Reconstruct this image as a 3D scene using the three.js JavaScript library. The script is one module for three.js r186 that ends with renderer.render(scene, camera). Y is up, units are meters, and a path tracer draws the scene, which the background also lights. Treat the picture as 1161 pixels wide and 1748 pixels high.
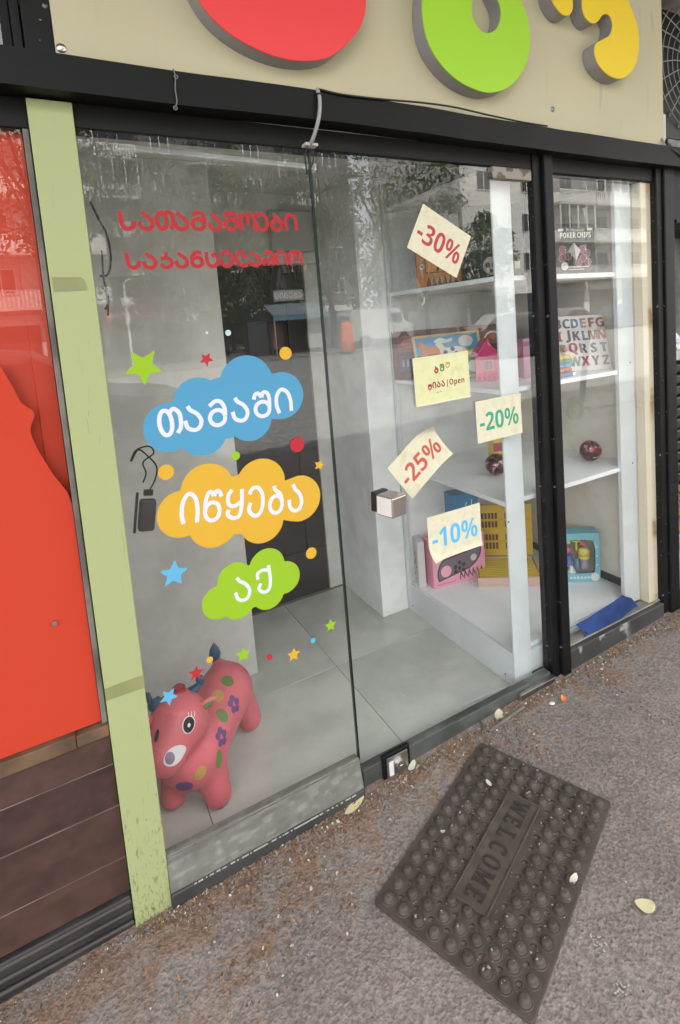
import * as THREE from 'three';
import { mergeGeometries } from 'three/addons/utils/BufferGeometryUtils.js';
import { RoundedBoxGeometry } from 'three/addons/geometries/RoundedBoxGeometry.js';
import { MarchingCubes } from 'three/addons/objects/MarchingCubes.js';
import { FontLoader } from 'three/addons/loaders/FontLoader.js';

// ---------------------------------------------------------------- camera, sky, sun, exposure
const scene = new THREE.Scene();
const camera = new THREE.PerspectiveCamera(86.98, 1161 / 1748, 0.05, 900);
camera.position.set(0, 1.4435, 1.38);
{
  const rx = new THREE.Vector3(0.87345, -0.07634, 0.48089), ry = new THREE.Vector3(0.11626, 0.99176, -0.05372), rz = new THREE.Vector3(-0.47283, 0.10283, 0.87513);
  camera.quaternion.setFromRotationMatrix(new THREE.Matrix4().makeBasis(rx, ry, rz));
}
camera.setViewOffset(1161, 1748, -28.98, 228.26, 1161, 1748);   // the photo is the lower part of a taller shot: the lens is shifted
camera.updateMatrixWorld();

const EXPOSURE = 4.4;
const renderer = new THREE.WebGLRenderer({ antialias: true });
renderer.toneMapping = THREE.LinearToneMapping;
renderer.toneMappingExposure = EXPOSURE;
renderer.shadowMap.enabled = true;

// seeded random numbers and smooth periodic noise
let seed = 12345;
const rnd = () => { seed = (seed * 1664525 + 1013904223) >>> 0; return seed / 4294967296; };
const rr = (a, b) => a + (b - a) * rnd();
const reseed = (s) => { seed = s >>> 0; };
const LAT = (() => { reseed(777); const a = new Float32Array(65536); for (let i = 0; i < 65536; i++) a[i] = rnd(); return a; })();
function vnoise(x, y, per, salt = 0) {                              // periodic value noise, 0..1
  const xi = Math.floor(x), yi = Math.floor(y), fx = x - xi, fy = y - yi;
  const sx = fx * fx * (3 - 2 * fx), sy = fy * fy * (3 - 2 * fy);
  const x0 = ((xi % per) + per) % per, x1 = (x0 + 1) % per, y0 = ((yi % per) + per) % per, y1 = (y0 + 1) % per;
  const h = (a, b) => LAT[(a * 1619 + b * 31337 + salt * 6971) & 65535];
  const a = h(x0, y0), b = h(x1, y0), c = h(x0, y1), d = h(x1, y1);
  return (a + (b - a) * sx) * (1 - sy) + (c + (d - c) * sx) * sy;
}
function fbm(u, v, per, oct, salt = 0) {
  let s = 0, a = 0.5, n = 0;
  for (let o = 0; o < oct; o++) { s += a * vnoise(u * per, v * per, per, salt + o); n += a; a *= 0.5; per *= 2; }
  return s / n;
}
const clamp = (x, a = 0, b = 1) => Math.min(b, Math.max(a, x));
const sstep = (a, b, x) => { const t = clamp((x - a) / (b - a)); return t * t * (3 - 2 * t); };

{ // hazy bright sky with thin cloud, sun high behind the shop's own building
  const W = 256, H = 128, d = new Float32Array(W * H * 4);
  for (let j = 0; j < H; j++) for (let i = 0; i < W; i++) {
    const el = (j / (H - 1) - 0.5) * Math.PI, up = Math.max(0, Math.sin(el));
    const n = fbm(i / W, j / H, 6, 4, 3);
    const L = (1.0 - 0.25 * up) * (0.8 + 0.4 * n);
    const o = (j * W + i) * 4;
    d[o] = L * 0.97; d[o + 1] = L * 1.0; d[o + 2] = L * 1.05; d[o + 3] = 1;
  }
  const t = new THREE.DataTexture(d, W, H, THREE.RGBAFormat, THREE.FloatType);
  t.mapping = THREE.EquirectangularReflectionMapping; t.magFilter = THREE.LinearFilter; t.needsUpdate = true;
  scene.background = t; scene.environment = t;
}
const sun = new THREE.DirectionalLight(new THREE.Color(1, 0.95, 0.86), 5.0);
sun.position.set(-10, 40, -28); sun.target.position.set(0, 0, 0);   // over the roof of the shop's own building: the near pavement lies in shade, the far side in sun
sun.castShadow = true; sun.shadow.radius = 2; sun.shadow.mapSize.set(2048, 2048);
Object.assign(sun.shadow.camera, { left: -60, right: 60, top: 50, bottom: -50, near: 0.5, far: 160 });
scene.add(sun, sun.target);

// ---------------------------------------------------------------- helpers
const used = new Map();
function numbered(name) { const n = used.get(name) ?? 0; used.set(name, n + 1); return n ? `${name}_${String(n).padStart(3, '0')}` : name; }
function tag(o, label, category, group, kind) {
  if (label) o.userData.label = label;
  if (category) o.userData.category = category;
  if (group) o.userData.group = group;
  if (kind) o.userData.kind = kind;
  return o;
}
function thing(name, label, category, pos = [0, 0, 0], turn = 0, group) {
  const o = new THREE.Group(); o.name = numbered(name); o.position.set(...pos); o.rotation.y = turn; scene.add(o);
  return tag(o, label, category, group);
}
function mesh(name, geo, mat, parent = scene) {
  if (Array.isArray(geo)) geo = merge(geo);
  const m = new THREE.Mesh(geo, mat); m.name = parent === scene ? numbered(name) : name; m.castShadow = m.receiveShadow = true;
  parent.add(m); return m;
}
function struct(name, geo, mat, parent = scene) { const m = mesh(name, geo, mat, parent); if (parent === scene) m.userData.kind = 'structure'; return m; }
function merge(list) {
  return mergeGeometries(list.map((g) => { const n = g.index ? g.toNonIndexed() : g; for (const k of Object.keys(n.attributes)) if (!['position', 'normal', 'uv'].includes(k)) n.deleteAttribute(k); return n; }));
}
function uvm(g) {                                                   // uv in metres, by the way each face points
  const p = g.attributes.position, n = g.attributes.normal, uv = new Float32Array(p.count * 2);
  for (let i = 0; i < p.count; i++) {
    const ax = Math.abs(n.getX(i)), ay = Math.abs(n.getY(i)), az = Math.abs(n.getZ(i));
    const [u, v] = ax > ay && ax > az ? [p.getZ(i), p.getY(i)] : ay > az ? [p.getX(i), p.getZ(i)] : [p.getX(i), p.getY(i)];
    uv[2 * i] = u; uv[2 * i + 1] = v;
  }
  g.setAttribute('uv', new THREE.BufferAttribute(uv, 2)); return g;
}
function bx(x0, x1, y0, y1, z0, z1, r = 0) {                        // box by its bounds, edges rounded by r
  const w = x1 - x0, h = y1 - y0, d = z1 - z0;
  const g = r ? new RoundedBoxGeometry(w, h, d, 2, Math.min(r, w / 2.01, h / 2.01, d / 2.01)) : new THREE.BoxGeometry(w, h, d);
  g.translate((x0 + x1) / 2, (y0 + y1) / 2, (z0 + z1) / 2);
  return uvm(g);
}
const V = (x, y, z) => new THREE.Vector3(x, y, z);
function tube(pts, r, seg = 0, rad = 7) { return new THREE.TubeGeometry(new THREE.CatmullRomCurve3(pts.map((p) => V(...p))), seg || pts.length * 7, r, rad); }
function cyl(r0, r1, h, x, y, z, n = 16, axis = 'y') { const g = new THREE.CylinderGeometry(r1, r0, h, n); if (axis === 'z') g.rotateX(Math.PI / 2); if (axis === 'x') g.rotateZ(Math.PI / 2); return g.translate(x, y, z); }
function ext(shape, depth, bevel = 0, seg = 10) { return new THREE.ExtrudeGeometry(shape, { depth: depth - 2 * bevel, bevelEnabled: bevel > 0, bevelSize: bevel, bevelThickness: bevel, bevelOffset: -bevel, bevelSegments: 2, curveSegments: seg }).translate(0, 0, bevel); }
function poly(pts) { return new THREE.Shape(pts.map((p) => new THREE.Vector2(p[0], p[1]))); }
function smooth(pts, n = 6, closed = true) { return new THREE.CatmullRomCurve3(pts.map((p) => V(p[0], p[1], 0)), closed).getPoints(pts.length * n).map((p) => [p.x, p.y]); }
function ground(x) { return 0.034 * clamp(x, -4, 5); }

// ---------------------------------------------------------------- textures and materials
function tex(w, h, fn, srgb = true, repeat = 1) {
  const d = new Uint8Array(w * h * 4);
  for (let j = 0; j < h; j++) for (let i = 0; i < w; i++) {
    const c = fn(i / w, j / h), o = (j * w + i) * 4;
    if (typeof c === 'number') { d[o] = d[o + 1] = d[o + 2] = clamp(c) * 255; } else { d[o] = clamp(c[0]) * 255; d[o + 1] = clamp(c[1]) * 255; d[o + 2] = clamp(c[2]) * 255; }
    d[o + 3] = 255;
  }
  const t = new THREE.DataTexture(d, w, h); t.wrapS = t.wrapT = THREE.RepeatWrapping; t.magFilter = THREE.LinearFilter; t.minFilter = THREE.LinearMipmapLinearFilter; t.generateMipmaps = true;
  if (srgb) t.colorSpace = THREE.SRGBColorSpace;
  t.repeat.set(repeat, repeat); t.needsUpdate = true; return t;
}
function canvasTex(w, h, draw) {
  const c = document.createElement('canvas'); c.width = w; c.height = h;
  draw(c.getContext('2d'), w, h);
  const t = new THREE.CanvasTexture(c); t.colorSpace = THREE.SRGBColorSpace; t.anisotropy = 8; return t;
}
const lin = (r, g, b) => new THREE.Color().setRGB(r, g, b);
const std = (c, rough = 0.6, o = {}) => new THREE.MeshStandardMaterial({ color: c instanceof THREE.Color ? c : lin(...c), roughness: rough, ...o });
const GREY = tex(512, 512, (u, v) => 0.5 + 0.5 * (fbm(u, v, 8, 5, 11) - 0.5), false, 2);
const mottled = new Map(), mottle = (lo, hi, salt, per = 6, oct = 5) => { const k = [lo, hi, salt, per, oct].join(); if (!mottled.has(k)) mottled.set(k, tex(512, 512, (u, v) => lo + (hi - lo) * sstep(0.2, 0.8, fbm(u, v, per, oct, salt)), true, 1.3)); return mottled.get(k); };
const SMEAR = mottle(0.93, 1, 21, 9), SMEAR2 = mottle(0.7, 1, 33, 10);
const M = {};
M.cream = std([0.54, 0.49, 0.33], 0.55, { map: tex(1024, 512, (u, v) => {   // fascia board with faint weather streaks
  const st = sstep(0.62, 0.8, fbm(u * 8 % 1, v, 16, 4, 5)) * sstep(0.55, 0.75, fbm(u, v, 3, 3, 8));
  const n = 0.94 + 0.06 * fbm(u, v, 8, 5, 2) - 0.13 * st; return [n, n, n * 0.99]; }, true, 0.45), bumpMap: GREY, bumpScale: 0.0006 });
M.green = std([0.385, 0.42, 0.2], 0.55, { map: (() => { reseed(88); const t = canvasTex(256, 2048, (c, w, h) => { c.fillStyle = '#fbfbf8'; c.fillRect(0, 0, w, h); for (let k = 0; k < 70; k++) { c.strokeStyle = `rgba(70,72,40,${rr(0.05, 0.3)})`; c.lineWidth = rr(0.6, 2.2); const x = rr(0, w), y = rnd() < 0.5 ? rr(h * 0.7, h) : rr(0, h), l = rr(4, 60); c.beginPath(); c.moveTo(x, y); c.lineTo(x + rr(-8, 8), y + l * 0.5); c.lineTo(x + rr(-10, 10), y + l); c.stroke(); } for (let k = 0; k < 260; k++) { c.fillStyle = `rgba(60,55,35,${rr(0.04, 0.22)})`; c.beginPath(); c.ellipse(rr(0, w), h - Math.pow(rnd(), 3) * h * 0.16, rr(1, 7), rr(1, 12), rr(0, 3), 0, 7); c.fill(); } }); t.wrapS = t.wrapT = THREE.RepeatWrapping; t.repeat.set(11, 0.5); return t; })(), bumpMap: GREY, bumpScale: 0.0006 });
M.tape = std([0.29, 0.3, 0.135], 0.35, { map: SMEAR });
const CHIPS = tex(1024, 1024, (u, v) => {                            // black paint, scuffed, with chips down to the primer
  const c = fbm(u, v, 60, 3, 41), m = fbm(u, v, 4, 3, 44), chip = sstep(0.81, 0.82, c) * sstep(0.6, 0.72, m);
  const base = 0.055 + 0.06 * fbm(u, v, 8, 5, 47); return [base + 0.5 * chip, base + 0.49 * chip, base + 0.46 * chip]; }, true, 1.6);
M.black = new THREE.MeshPhysicalMaterial({ color: lin(0.9, 0.88, 0.9), roughness: 0.5, specularIntensity: 0.5, map: CHIPS, bumpMap: GREY, bumpScale: 0.0012 });
M.blackClean = new THREE.MeshPhysicalMaterial({ color: lin(0.006, 0.0058, 0.006), roughness: 0.5, specularIntensity: 0.45, bumpMap: GREY, bumpScale: 0.0006 });
M.glass = new THREE.MeshPhysicalMaterial({ color: lin(0.985, 0.995, 0.985), roughness: 0.0, transmission: 1, thickness: 0, ior: 1.72 });
M.glassDoor = new THREE.MeshPhysicalMaterial({ color: lin(0.97, 0.99, 0.98), roughness: 0.0, transmission: 1, thickness: 0, ior: 1.72 });
M.glassEdge = std([0.012, 0.02, 0.018], 0.2);
M.wallGrey = std([0.7, 0.69, 0.655], 0.75, { map: SMEAR });
M.wallWhite = std([0.89, 0.89, 0.875], 0.7, { map: SMEAR });
M.laminate = std([0.66, 0.685, 0.685], 0.38, { map: mottle(0.93, 1, 55) });
M.shelf = std([0.84, 0.85, 0.845], 0.4, { map: mottle(0.95, 1, 55) });
M.creamWall = std([0.74, 0.69, 0.59], 0.7, { map: SMEAR });
M.dark = std([0.012, 0.012, 0.012], 0.35);
M.dark2 = std([0.022, 0.022, 0.021], 0.4);
M.metal = std([0.62, 0.6, 0.57], 0.28, { metalness: 1 });
M.metalWorn = std([0.5, 0.48, 0.45], 0.42, { metalness: 1, map: SMEAR2, bumpMap: GREY, bumpScale: 0.001 });
M.sideGrey = std([0.3, 0.29, 0.29], 0.5, { map: SMEAR });
M.paper = std([0.78, 0.74, 0.6], 0.85);
M.leafDry = std([0.62, 0.56, 0.32], 0.8, { side: THREE.DoubleSide });
M.leafPale = std([0.66, 0.64, 0.5], 0.8, { side: THREE.DoubleSide });

// fonts: Latin letters from the font, Georgian letters as pen strokes in a unit box
const font = await new FontLoader().loadAsync('fonts/droid/droid_sans_bold.typeface.json');
const serif = await new FontLoader().loadAsync('fonts/droid/droid_serif_bold.typeface.json');
const circ = (cx, cy, rx, ry, a0 = 0, a1 = 360) => { const p = []; for (let i = 0; i <= 10; i++) { const a = (a0 + (a1 - a0) * i / 10) * Math.PI / 180; p.push([cx + rx * Math.cos(a), cy + ry * Math.sin(a)]); } return p; };
const HOOK2 = [[0.02, 0.78], [0.14, 0.98], [0.34, 1], [0.48, 0.82]], HOOK3 = [[0.48, 0.82], [0.6, 1], [0.82, 0.98], [0.93, 0.78]];
const GEO = {
  s: [[[0.06, 1], [0.08, 0.55], [0.16, 0.16], [0.45, 0.02], [0.78, 0.14], [0.86, 0.46]]],
  a: [[[0.26, 1], [0.36, 0.84], [0.7, 0.62], [0.86, 0.32], [0.7, 0.06], [0.4, 0.01], [0.1, 0.16], [0.03, 0.44]]],
  t: [circ(0.3, 0.5, 0.28, 0.49), [[0.5, 0.86], [0.72, 1], [0.95, 0.8], [0.98, 0.48], [0.92, 0.2], [0.76, 0.02]]],
  m: [circ(0.46, 0.32, 0.42, 0.31), [[0.88, 0.34], [0.9, 0.66], [0.74, 0.94], [0.44, 1], [0.1, 0.84]]],
  sh: [circ(0.46, 0.32, 0.42, 0.31), HOOK2, HOOK3, [[0.93, 0.78], [0.9, 0.5], [0.87, 0.32]]],
  i: [[[0.14, 0], [0.03, 0.36], [0.12, 0.78], [0.42, 1], [0.76, 0.84], [0.9, 0.48], [0.88, 0]]],
  o: [[[0.08, 0], [0.03, 0.5], [0.14, 0.9], [0.34, 0.96], [0.5, 0.7], [0.5, 0.3]], [[0.5, 0.7], [0.64, 0.96], [0.86, 0.9], [0.96, 0.5], [0.94, 0]]],
  e: [[[0.06, 0.78], [0.24, 0.98], [0.62, 0.97], [0.86, 0.72], [0.88, 0.32], [0.66, 0.03], [0.3, 0.02], [0.05, 0.24], [0.16, 0.48]]],
  b: [circ(0.46, 0.32, 0.4, 0.31), [[0.3, 1], [0.4, 0.84], [0.7, 0.7], [0.86, 0.4]]],
  k: [[[0.52, 1], [0.44, 0.66], [0.12, 0.58]], [[0.44, 0.66], [0.8, 0.5], [0.88, 0.26], [0.64, 0.03], [0.3, 0.02], [0.05, 0.22]]],
  n: [circ(0.46, 0.32, 0.4, 0.31), [[0.06, 0.34], [0.1, 0.72], [0.4, 0.98], [0.84, 0.94]]],
  c: [[[0.06, 1], [0.06, 0.5], [0.2, 0.1], [0.5, 0.01], [0.82, 0.18], [0.9, 0.54], [0.72, 0.84], [0.46, 0.7]]],
  l: [[[0.94, 0.02], [0.5, 0.04], [0.14, 0.28], [0.06, 0.62], [0.3, 0.96], [0.66, 0.96], [0.84, 0.7], [0.6, 0.5]]],
  r: [[[0.04, 0], [0.06, 0.3], [0.24, 0.44], [0.42, 0.28], [0.44, 0]], [[0.42, 0.28], [0.62, 0.46], [0.84, 0.34], [0.9, 0]], [[0.88, 0.3], [0.9, 0.7], [0.62, 0.98], [0.16, 0.84]]],
  w: [circ(0.46, 0.32, 0.42, 0.31), [[0.05, 0.32], [0.05, 0.6], [0.1, 0.8]], [[0.1, 0.8], [0.24, 0.98], [0.4, 0.98], [0.52, 0.84]], [[0.52, 0.84], [0.66, 1], [0.84, 0.98], [0.96, 0.8]]],
  y: [[[0.3, 1], [0.08, 0.82], [0.1, 0.52], [0.42, 0.42], [0.86, 0.56]], [[0.88, 1], [0.88, 0.4], [0.74, 0.06], [0.36, 0.01], [0.06, 0.16], [0.12, 0.32]]],
  q: [[[0.9, 1.04], [0.86, 0.4], [0.68, 0.05], [0.34, 0.02], [0.1, 0.22], [0.26, 0.42]], [[0.14, 0.6], [0.16, 0.84], [0.46, 0.92], [0.86, 0.84]]],
  gh: [[[0.05, 0.02], [0.02, 0.4], [0.2, 0.66], [0.36, 0.4]], [[0.36, 0.4], [0.52, 0.66], [0.7, 0.4]], [[0.7, 0.4], [0.84, 0.66], [0.97, 0.4], [0.84, 0], [0.4, -0.22], [0.1, -0.1]]],
};
const strokePts = (pts) => new THREE.CatmullRomCurve3(pts.map((p) => V(p[0], p[1], 0)), false, 'centripetal').getPoints(pts.length * 4).map((p) => [p.x, p.y]);
function ribbons(key, w, sx, sy) {                                   // flat letter: strokes of width w (metres) in a box sx by sy, layered 0.1 mm apart where they meet
  const geos = [];
  GEO[key].forEach((st, si) => {
    const p = strokePts(st).map(([x, y]) => [x * sx, y * sy]), pos = [], idx = [], z = si * 0.00012;
    for (let i = 0; i < p.length; i++) {
      const a = p[Math.max(0, i - 1)], b = p[Math.min(p.length - 1, i + 1)], l = Math.hypot(b[0] - a[0], b[1] - a[1]) || 1, nx = -(b[1] - a[1]) / l * w / 2, ny = (b[0] - a[0]) / l * w / 2;
      pos.push(p[i][0] + nx, p[i][1] + ny, z, p[i][0] - nx, p[i][1] - ny, z);
      if (i) { const k = 2 * i; idx.push(k - 2, k - 1, k, k - 1, k + 1, k); }
    }
    const g = new THREE.BufferGeometry(); g.setAttribute('position', new THREE.Float32BufferAttribute(pos, 3)); g.setIndex(idx); g.computeVertexNormals();
    g.setAttribute('uv', new THREE.Float32BufferAttribute(new Float32Array(pos.length / 3 * 2), 2)); geos.push(g);
  });
  return merge(geos);
}
function georgian(parent, word, mat, x0, y0, x1, y1, h, w, z, fill = 0.78) {   // letters along a line on the glass, each a part
  const n = word.length, ang = Math.atan2(y1 - y0, x1 - x0), L = Math.hypot(x1 - x0, y1 - y0), pitch = L / n;
  word.forEach((k, i) => {
    const g = ribbons(k, w, pitch * fill * (k === 't' || k === 'o' ? 1.12 : 1), h);
    const m = mesh('letter', g, mat, parent);
    m.position.set(x0 + Math.cos(ang) * pitch * (i + 0.1), y0 + Math.sin(ang) * pitch * (i + 0.1), z); m.rotation.z = ang;
  });
}
function strokeOnCanvas(c, key, x, y, sx, sy, lw, mirror = false) {
  c.lineWidth = lw; c.lineCap = c.lineJoin = 'round';
  for (const st of GEO[key]) { c.beginPath(); strokePts(st).forEach(([a, b], i) => { const X = mirror ? x + sx - a * sx : x + a * sx, Y = y - b * sy; i ? c.lineTo(X, Y) : c.moveTo(X, Y); }); c.stroke(); }
}
function textGeo(t, size, depth, f = font, seg = 3) { const g = new THREE.ExtrudeGeometry(f.generateShapes(t, size), { depth, bevelEnabled: false, curveSegments: seg }); g.computeBoundingBox(); const b = g.boundingBox; return g.translate(-(b.min.x + b.max.x) / 2, -(b.min.y + b.max.y) / 2, 0); }

// ---------------------------------------------------------------- the setting: ground, street
function groundSheet(x0, x1, z0, z1, nx, nz, y0 = 0, slope = true) {
  const g = new THREE.PlaneGeometry(x1 - x0, z1 - z0, nx, nz); g.rotateX(-Math.PI / 2); g.translate((x0 + x1) / 2, 0, (z0 + z1) / 2);
  const p = g.attributes.position, uv = g.attributes.uv;
  for (let i = 0; i < p.count; i++) { const x = p.getX(i), z = p.getZ(i); p.setY(i, y0 + (slope ? ground(x) : 0)); uv.setXY(i, x, z); }
  g.computeVertexNormals(); return g;
}
const ASPH = 2.9;                                                    // metres that one asphalt texture covers
const asphH = new Float32Array(2048 * 2048);
const asphMap = tex(2048, 2048, (u, v) => {
  const i = Math.min(2047, Math.round(u * 2048)), j = Math.min(2047, Math.round(v * 2048));
  const lump = fbm(u, v, 470, 2, 61), fine = vnoise(u * 1100, v * 1100, 1100, 66), big = fbm(u, v, 7, 4, 63), mid = fbm(u, v, 42, 3, 64);
  asphH[j * 2048 + i] = 0.6 * lump + 0.28 * fine + 0.25 * mid;
  const x = u * ASPH - 0.5, z = v * ASPH - 0.1;
  const dirt = sstep(0.45, 0.63, 0.55 * mid + 0.35 * big + 0.1 * lump + 0.5 * (0.1 - Math.min(z, 0.4)));
  const t = 0.40 + 0.2 * lump + 0.06 * (fine - 0.5) + 0.14 * (big - 0.5) + 0.07 * (mid - 0.5);
  const speck = vnoise(u * 620, v * 620, 620, 69) > 0.985 ? 0.12 : 0;
  const a = [t * 1.02 + speck, t * 0.942 + speck, t * 0.892 + speck], d = [0.33 + 0.24 * lump + 0.08 * fine, 0.265 + 0.2 * lump + 0.06 * fine, 0.22 + 0.165 * lump + 0.05 * fine];
  return a.map((c, k) => c + (d[k] - c) * dirt * 0.85);
});
const asphBump = tex(2048, 2048, (u, v) => asphH[Math.min(2047, Math.round(v * 2048)) * 2048 + Math.min(2047, Math.round(u * 2048))], false);
for (const t of [asphMap, asphBump]) { t.repeat.set(1 / ASPH, 1 / ASPH); t.offset.set(0.5 / ASPH, 0.1 / ASPH); }
M.asphalt = new THREE.MeshStandardMaterial({ map: asphMap, color: lin(1.0, 1.0, 1.0), roughness: 0.92, bumpMap: asphBump, bumpScale: 0.005 });
M.asphaltFar = std([0.11, 0.107, 0.103], 0.9, { map: mottle(0.7, 1, 71, 12) });
M.concrete = std([0.3, 0.29, 0.27], 0.9, { map: SMEAR2 });
struct('sidewalk', groundSheet(-4, 9, -0.015, 4.2, 52, 8), M.asphalt);
struct('sidewalk', [bx(-60, -4, -0.6, -0.136, -0.3, 4.2), bx(9, 80, -0.6, 0.17, -0.3, 4.2)], M.asphaltFar);
struct('kerb', bx(-60, 80, -0.4, 0.0, 4.2, 4.38, 0.02), M.concrete);
struct('road', groundSheet(-90, 110, 4.3, 24.1, 2, 2, -0.16, false), std([0.33, 0.325, 0.315], 0.85, { map: mottle(0.75, 1, 73, 12) }));
struct('kerb', bx(-90, 110, -0.4, 0.0, 24, 24.2, 0.02), M.concrete);
struct('pavement', bx(-90, 110, -0.5, -0.02, 24.2, 60), std([0.22, 0.21, 0.2], 0.9, { map: SMEAR2 }));
{ const g = new THREE.PlaneGeometry(1600, 1600); g.rotateX(-Math.PI / 2); g.translate(0, -0.7, 0); struct('ground', g, std([0.12, 0.12, 0.11], 0.95)); }
for (let k = 0; k < 6; k++) struct('road_marking', bx(-6.4 + k * 1.0, -5.9 + k * 1.0, -0.159, -0.154, 6.5, 10.5), std([0.7, 0.7, 0.68], 0.8, { map: SMEAR2 }));
struct('road_marking', bx(-40, 60, -0.159, -0.154, 14.6, 14.75), std([0.7, 0.7, 0.68], 0.8, { map: SMEAR2 }));

// the shop's own room
const FY = 0.03;
{
  const f = struct('shop_floor', bx(0.06, 2.2, -0.06, FY - 0.004, -2.6, -0.02), std([0.2, 0.2, 0.18], 0.8));
  const tones = [0, 1, 2, 3].map((k) => std([0.58 + 0.012 * k, 0.585 + 0.012 * k, 0.525 + 0.011 * k], 0.32, { map: mottle(0.9, 1, 80 + k, 5), roughnessMap: GREY }));
  const xs = [0.065, 0.225, 0.85, 1.475, 2.1], zs = [-0.022, -0.565, -1.165];
  let k = 0;
  for (let i = 0; i < xs.length - 1; i++) for (let j = 0; j < zs.length - 1; j++)
    mesh('tile', bx(xs[i] + 0.0012, xs[i + 1] - 0.0012, FY - 0.006, FY, zs[j + 1] + 0.0012, zs[j] - 0.0012, 0.0012), tones[k++ % 4], f);
}
struct('wall', bx(0.0, 0.068, 0, 2.3, -1.3, -0.02), M.wallGrey).userData.label = 'side wall of the shop behind the green post';
struct('wall', bx(0.069, 0.56, FY, 2.085, -0.86, -0.72), M.wallGrey).userData.label = 'grey partition wall behind the pink toy animal';
struct('wall', [bx(1.123, 1.34, FY, 2.085, -1.4, -1.181), bx(0.4, 1.34, 1.755, 2.085, -1.4, -1.13)], M.wallGrey).userData.label = 'grey back wall and lintel round the dark doorway';
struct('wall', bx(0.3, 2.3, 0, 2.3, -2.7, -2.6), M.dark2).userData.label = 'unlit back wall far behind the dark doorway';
struct('wall', bx(0.2, 0.399, 0, 2.3, -2.6, -0.87), M.wallGrey).userData.label = 'hidden side wall behind the partition';
struct('column', bx(1.2, 1.343, FY, 2.085, -1.18, -0.76, 0.004), M.wallWhite).userData.label = 'white square column beside the shelf cabinet';
struct('wall', bx(1.3435, 2.3, FY, 2.085, -1.0, -0.765), M.wallWhite).userData.label = 'wall behind the shelf cabinet';
struct('wall', bx(2.2, 2.28, -0.1, 2.3, -1.4, -0.03), M.creamWall).userData.label = 'right side wall of the shop';
struct('ceiling', bx(0.0, 2.3, 2.086, 2.2, -2.7, -0.02), M.wallGrey);
{
  const d = thing('dark_door', 'tall black inner door panel behind the cloud stickers', 'door', [0.56, FY, -1.2]);
  mesh('leaf', bx(0, 0.563, 0, 1.73, -0.03, 0), M.dark, d);
  mesh('bottom_rail', bx(0.0, 0.56, 0, 0.24, 0, 0.012, 0.002), M.dark2, d);
  mesh('stile', bx(0.455, 0.56, 0.241, 1.725, 0, 0.012, 0.002), M.dark2, d);
  mesh('top_rail', bx(0.0, 0.4545, 1.45, 1.725, 0, 0.012, 0.002), M.dark2, d);
  const e = thing('meter_box', 'flat grey square box on the lintel above the dark doorway', 'box', [1.04, 1.905, -1.13]);
  mesh('cover', bx(-0.11, 0.11, -0.098, 0.098, 0, 0.05, 0.006), std([0.42, 0.42, 0.42], 0.6), e);
  mesh('lid_edge', bx(-0.1, 0.1, -0.088, 0.088, 0.05, 0.054, 0.002), std([0.46, 0.46, 0.46], 0.6), e);
  const s = thing('trunking_strip', 'white plastic trunking strip behind the top of the left pane', 'strip', [0.17, 1.915, -0.09]);
  mesh('channel', bx(0, 0.53, -0.007, 0.007, -0.01, 0.01, 0.002), M.laminate, s);
  mesh('end_cap', bx(0.53, 0.54, -0.009, 0.009, -0.012, 0.012, 0.002), M.laminate, s);
  s.rotation.z = -0.03;
}

// ---------------------------------------------------------------- shopfront: frame, panes, door, fascia
{ // facade above and beside the shopfront, mostly outside the frame
  const b = thing('balcony', 'first floor balcony of the same building, over the shop sign', 'balcony', [0, 0, 0]);
  mesh('slab', bx(-9, 11, 3.15, 3.32, 0.025, 1.7, 0.02), M.concrete, b); mesh('parapet', bx(-9, 11, 3.325, 4.2, 1.6, 1.7, 0.01), M.concrete, b);
  struct('wall', [bx(-40, 60, 2.72, 7.7, -0.5, 0.02), bx(-40, -1.31, -0.4, 2.715, -0.5, 0.0), bx(4.21, 60, -0.2, 2.715, -0.5, 0.0), bx(-40, 60, 2.75, 7.6, -8, -0.505), bx(-40, 60, 2.21, 2.745, -10, -0.6), bx(-40, -1.31, -0.5, 2.205, -10, -0.505), bx(2.31, 60, -0.5, 2.205, -10, -0.61), bx(-1.305, 2.305, -0.5, 2.205, -10, -2.72), bx(-1.305, -0.005, -0.5, 2.205, -2.715, -0.21)], std([0.42, 0.39, 0.34], 0.9, { map: SMEAR2 })).userData.label = 'plastered facade round the shopfront';
}
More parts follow.
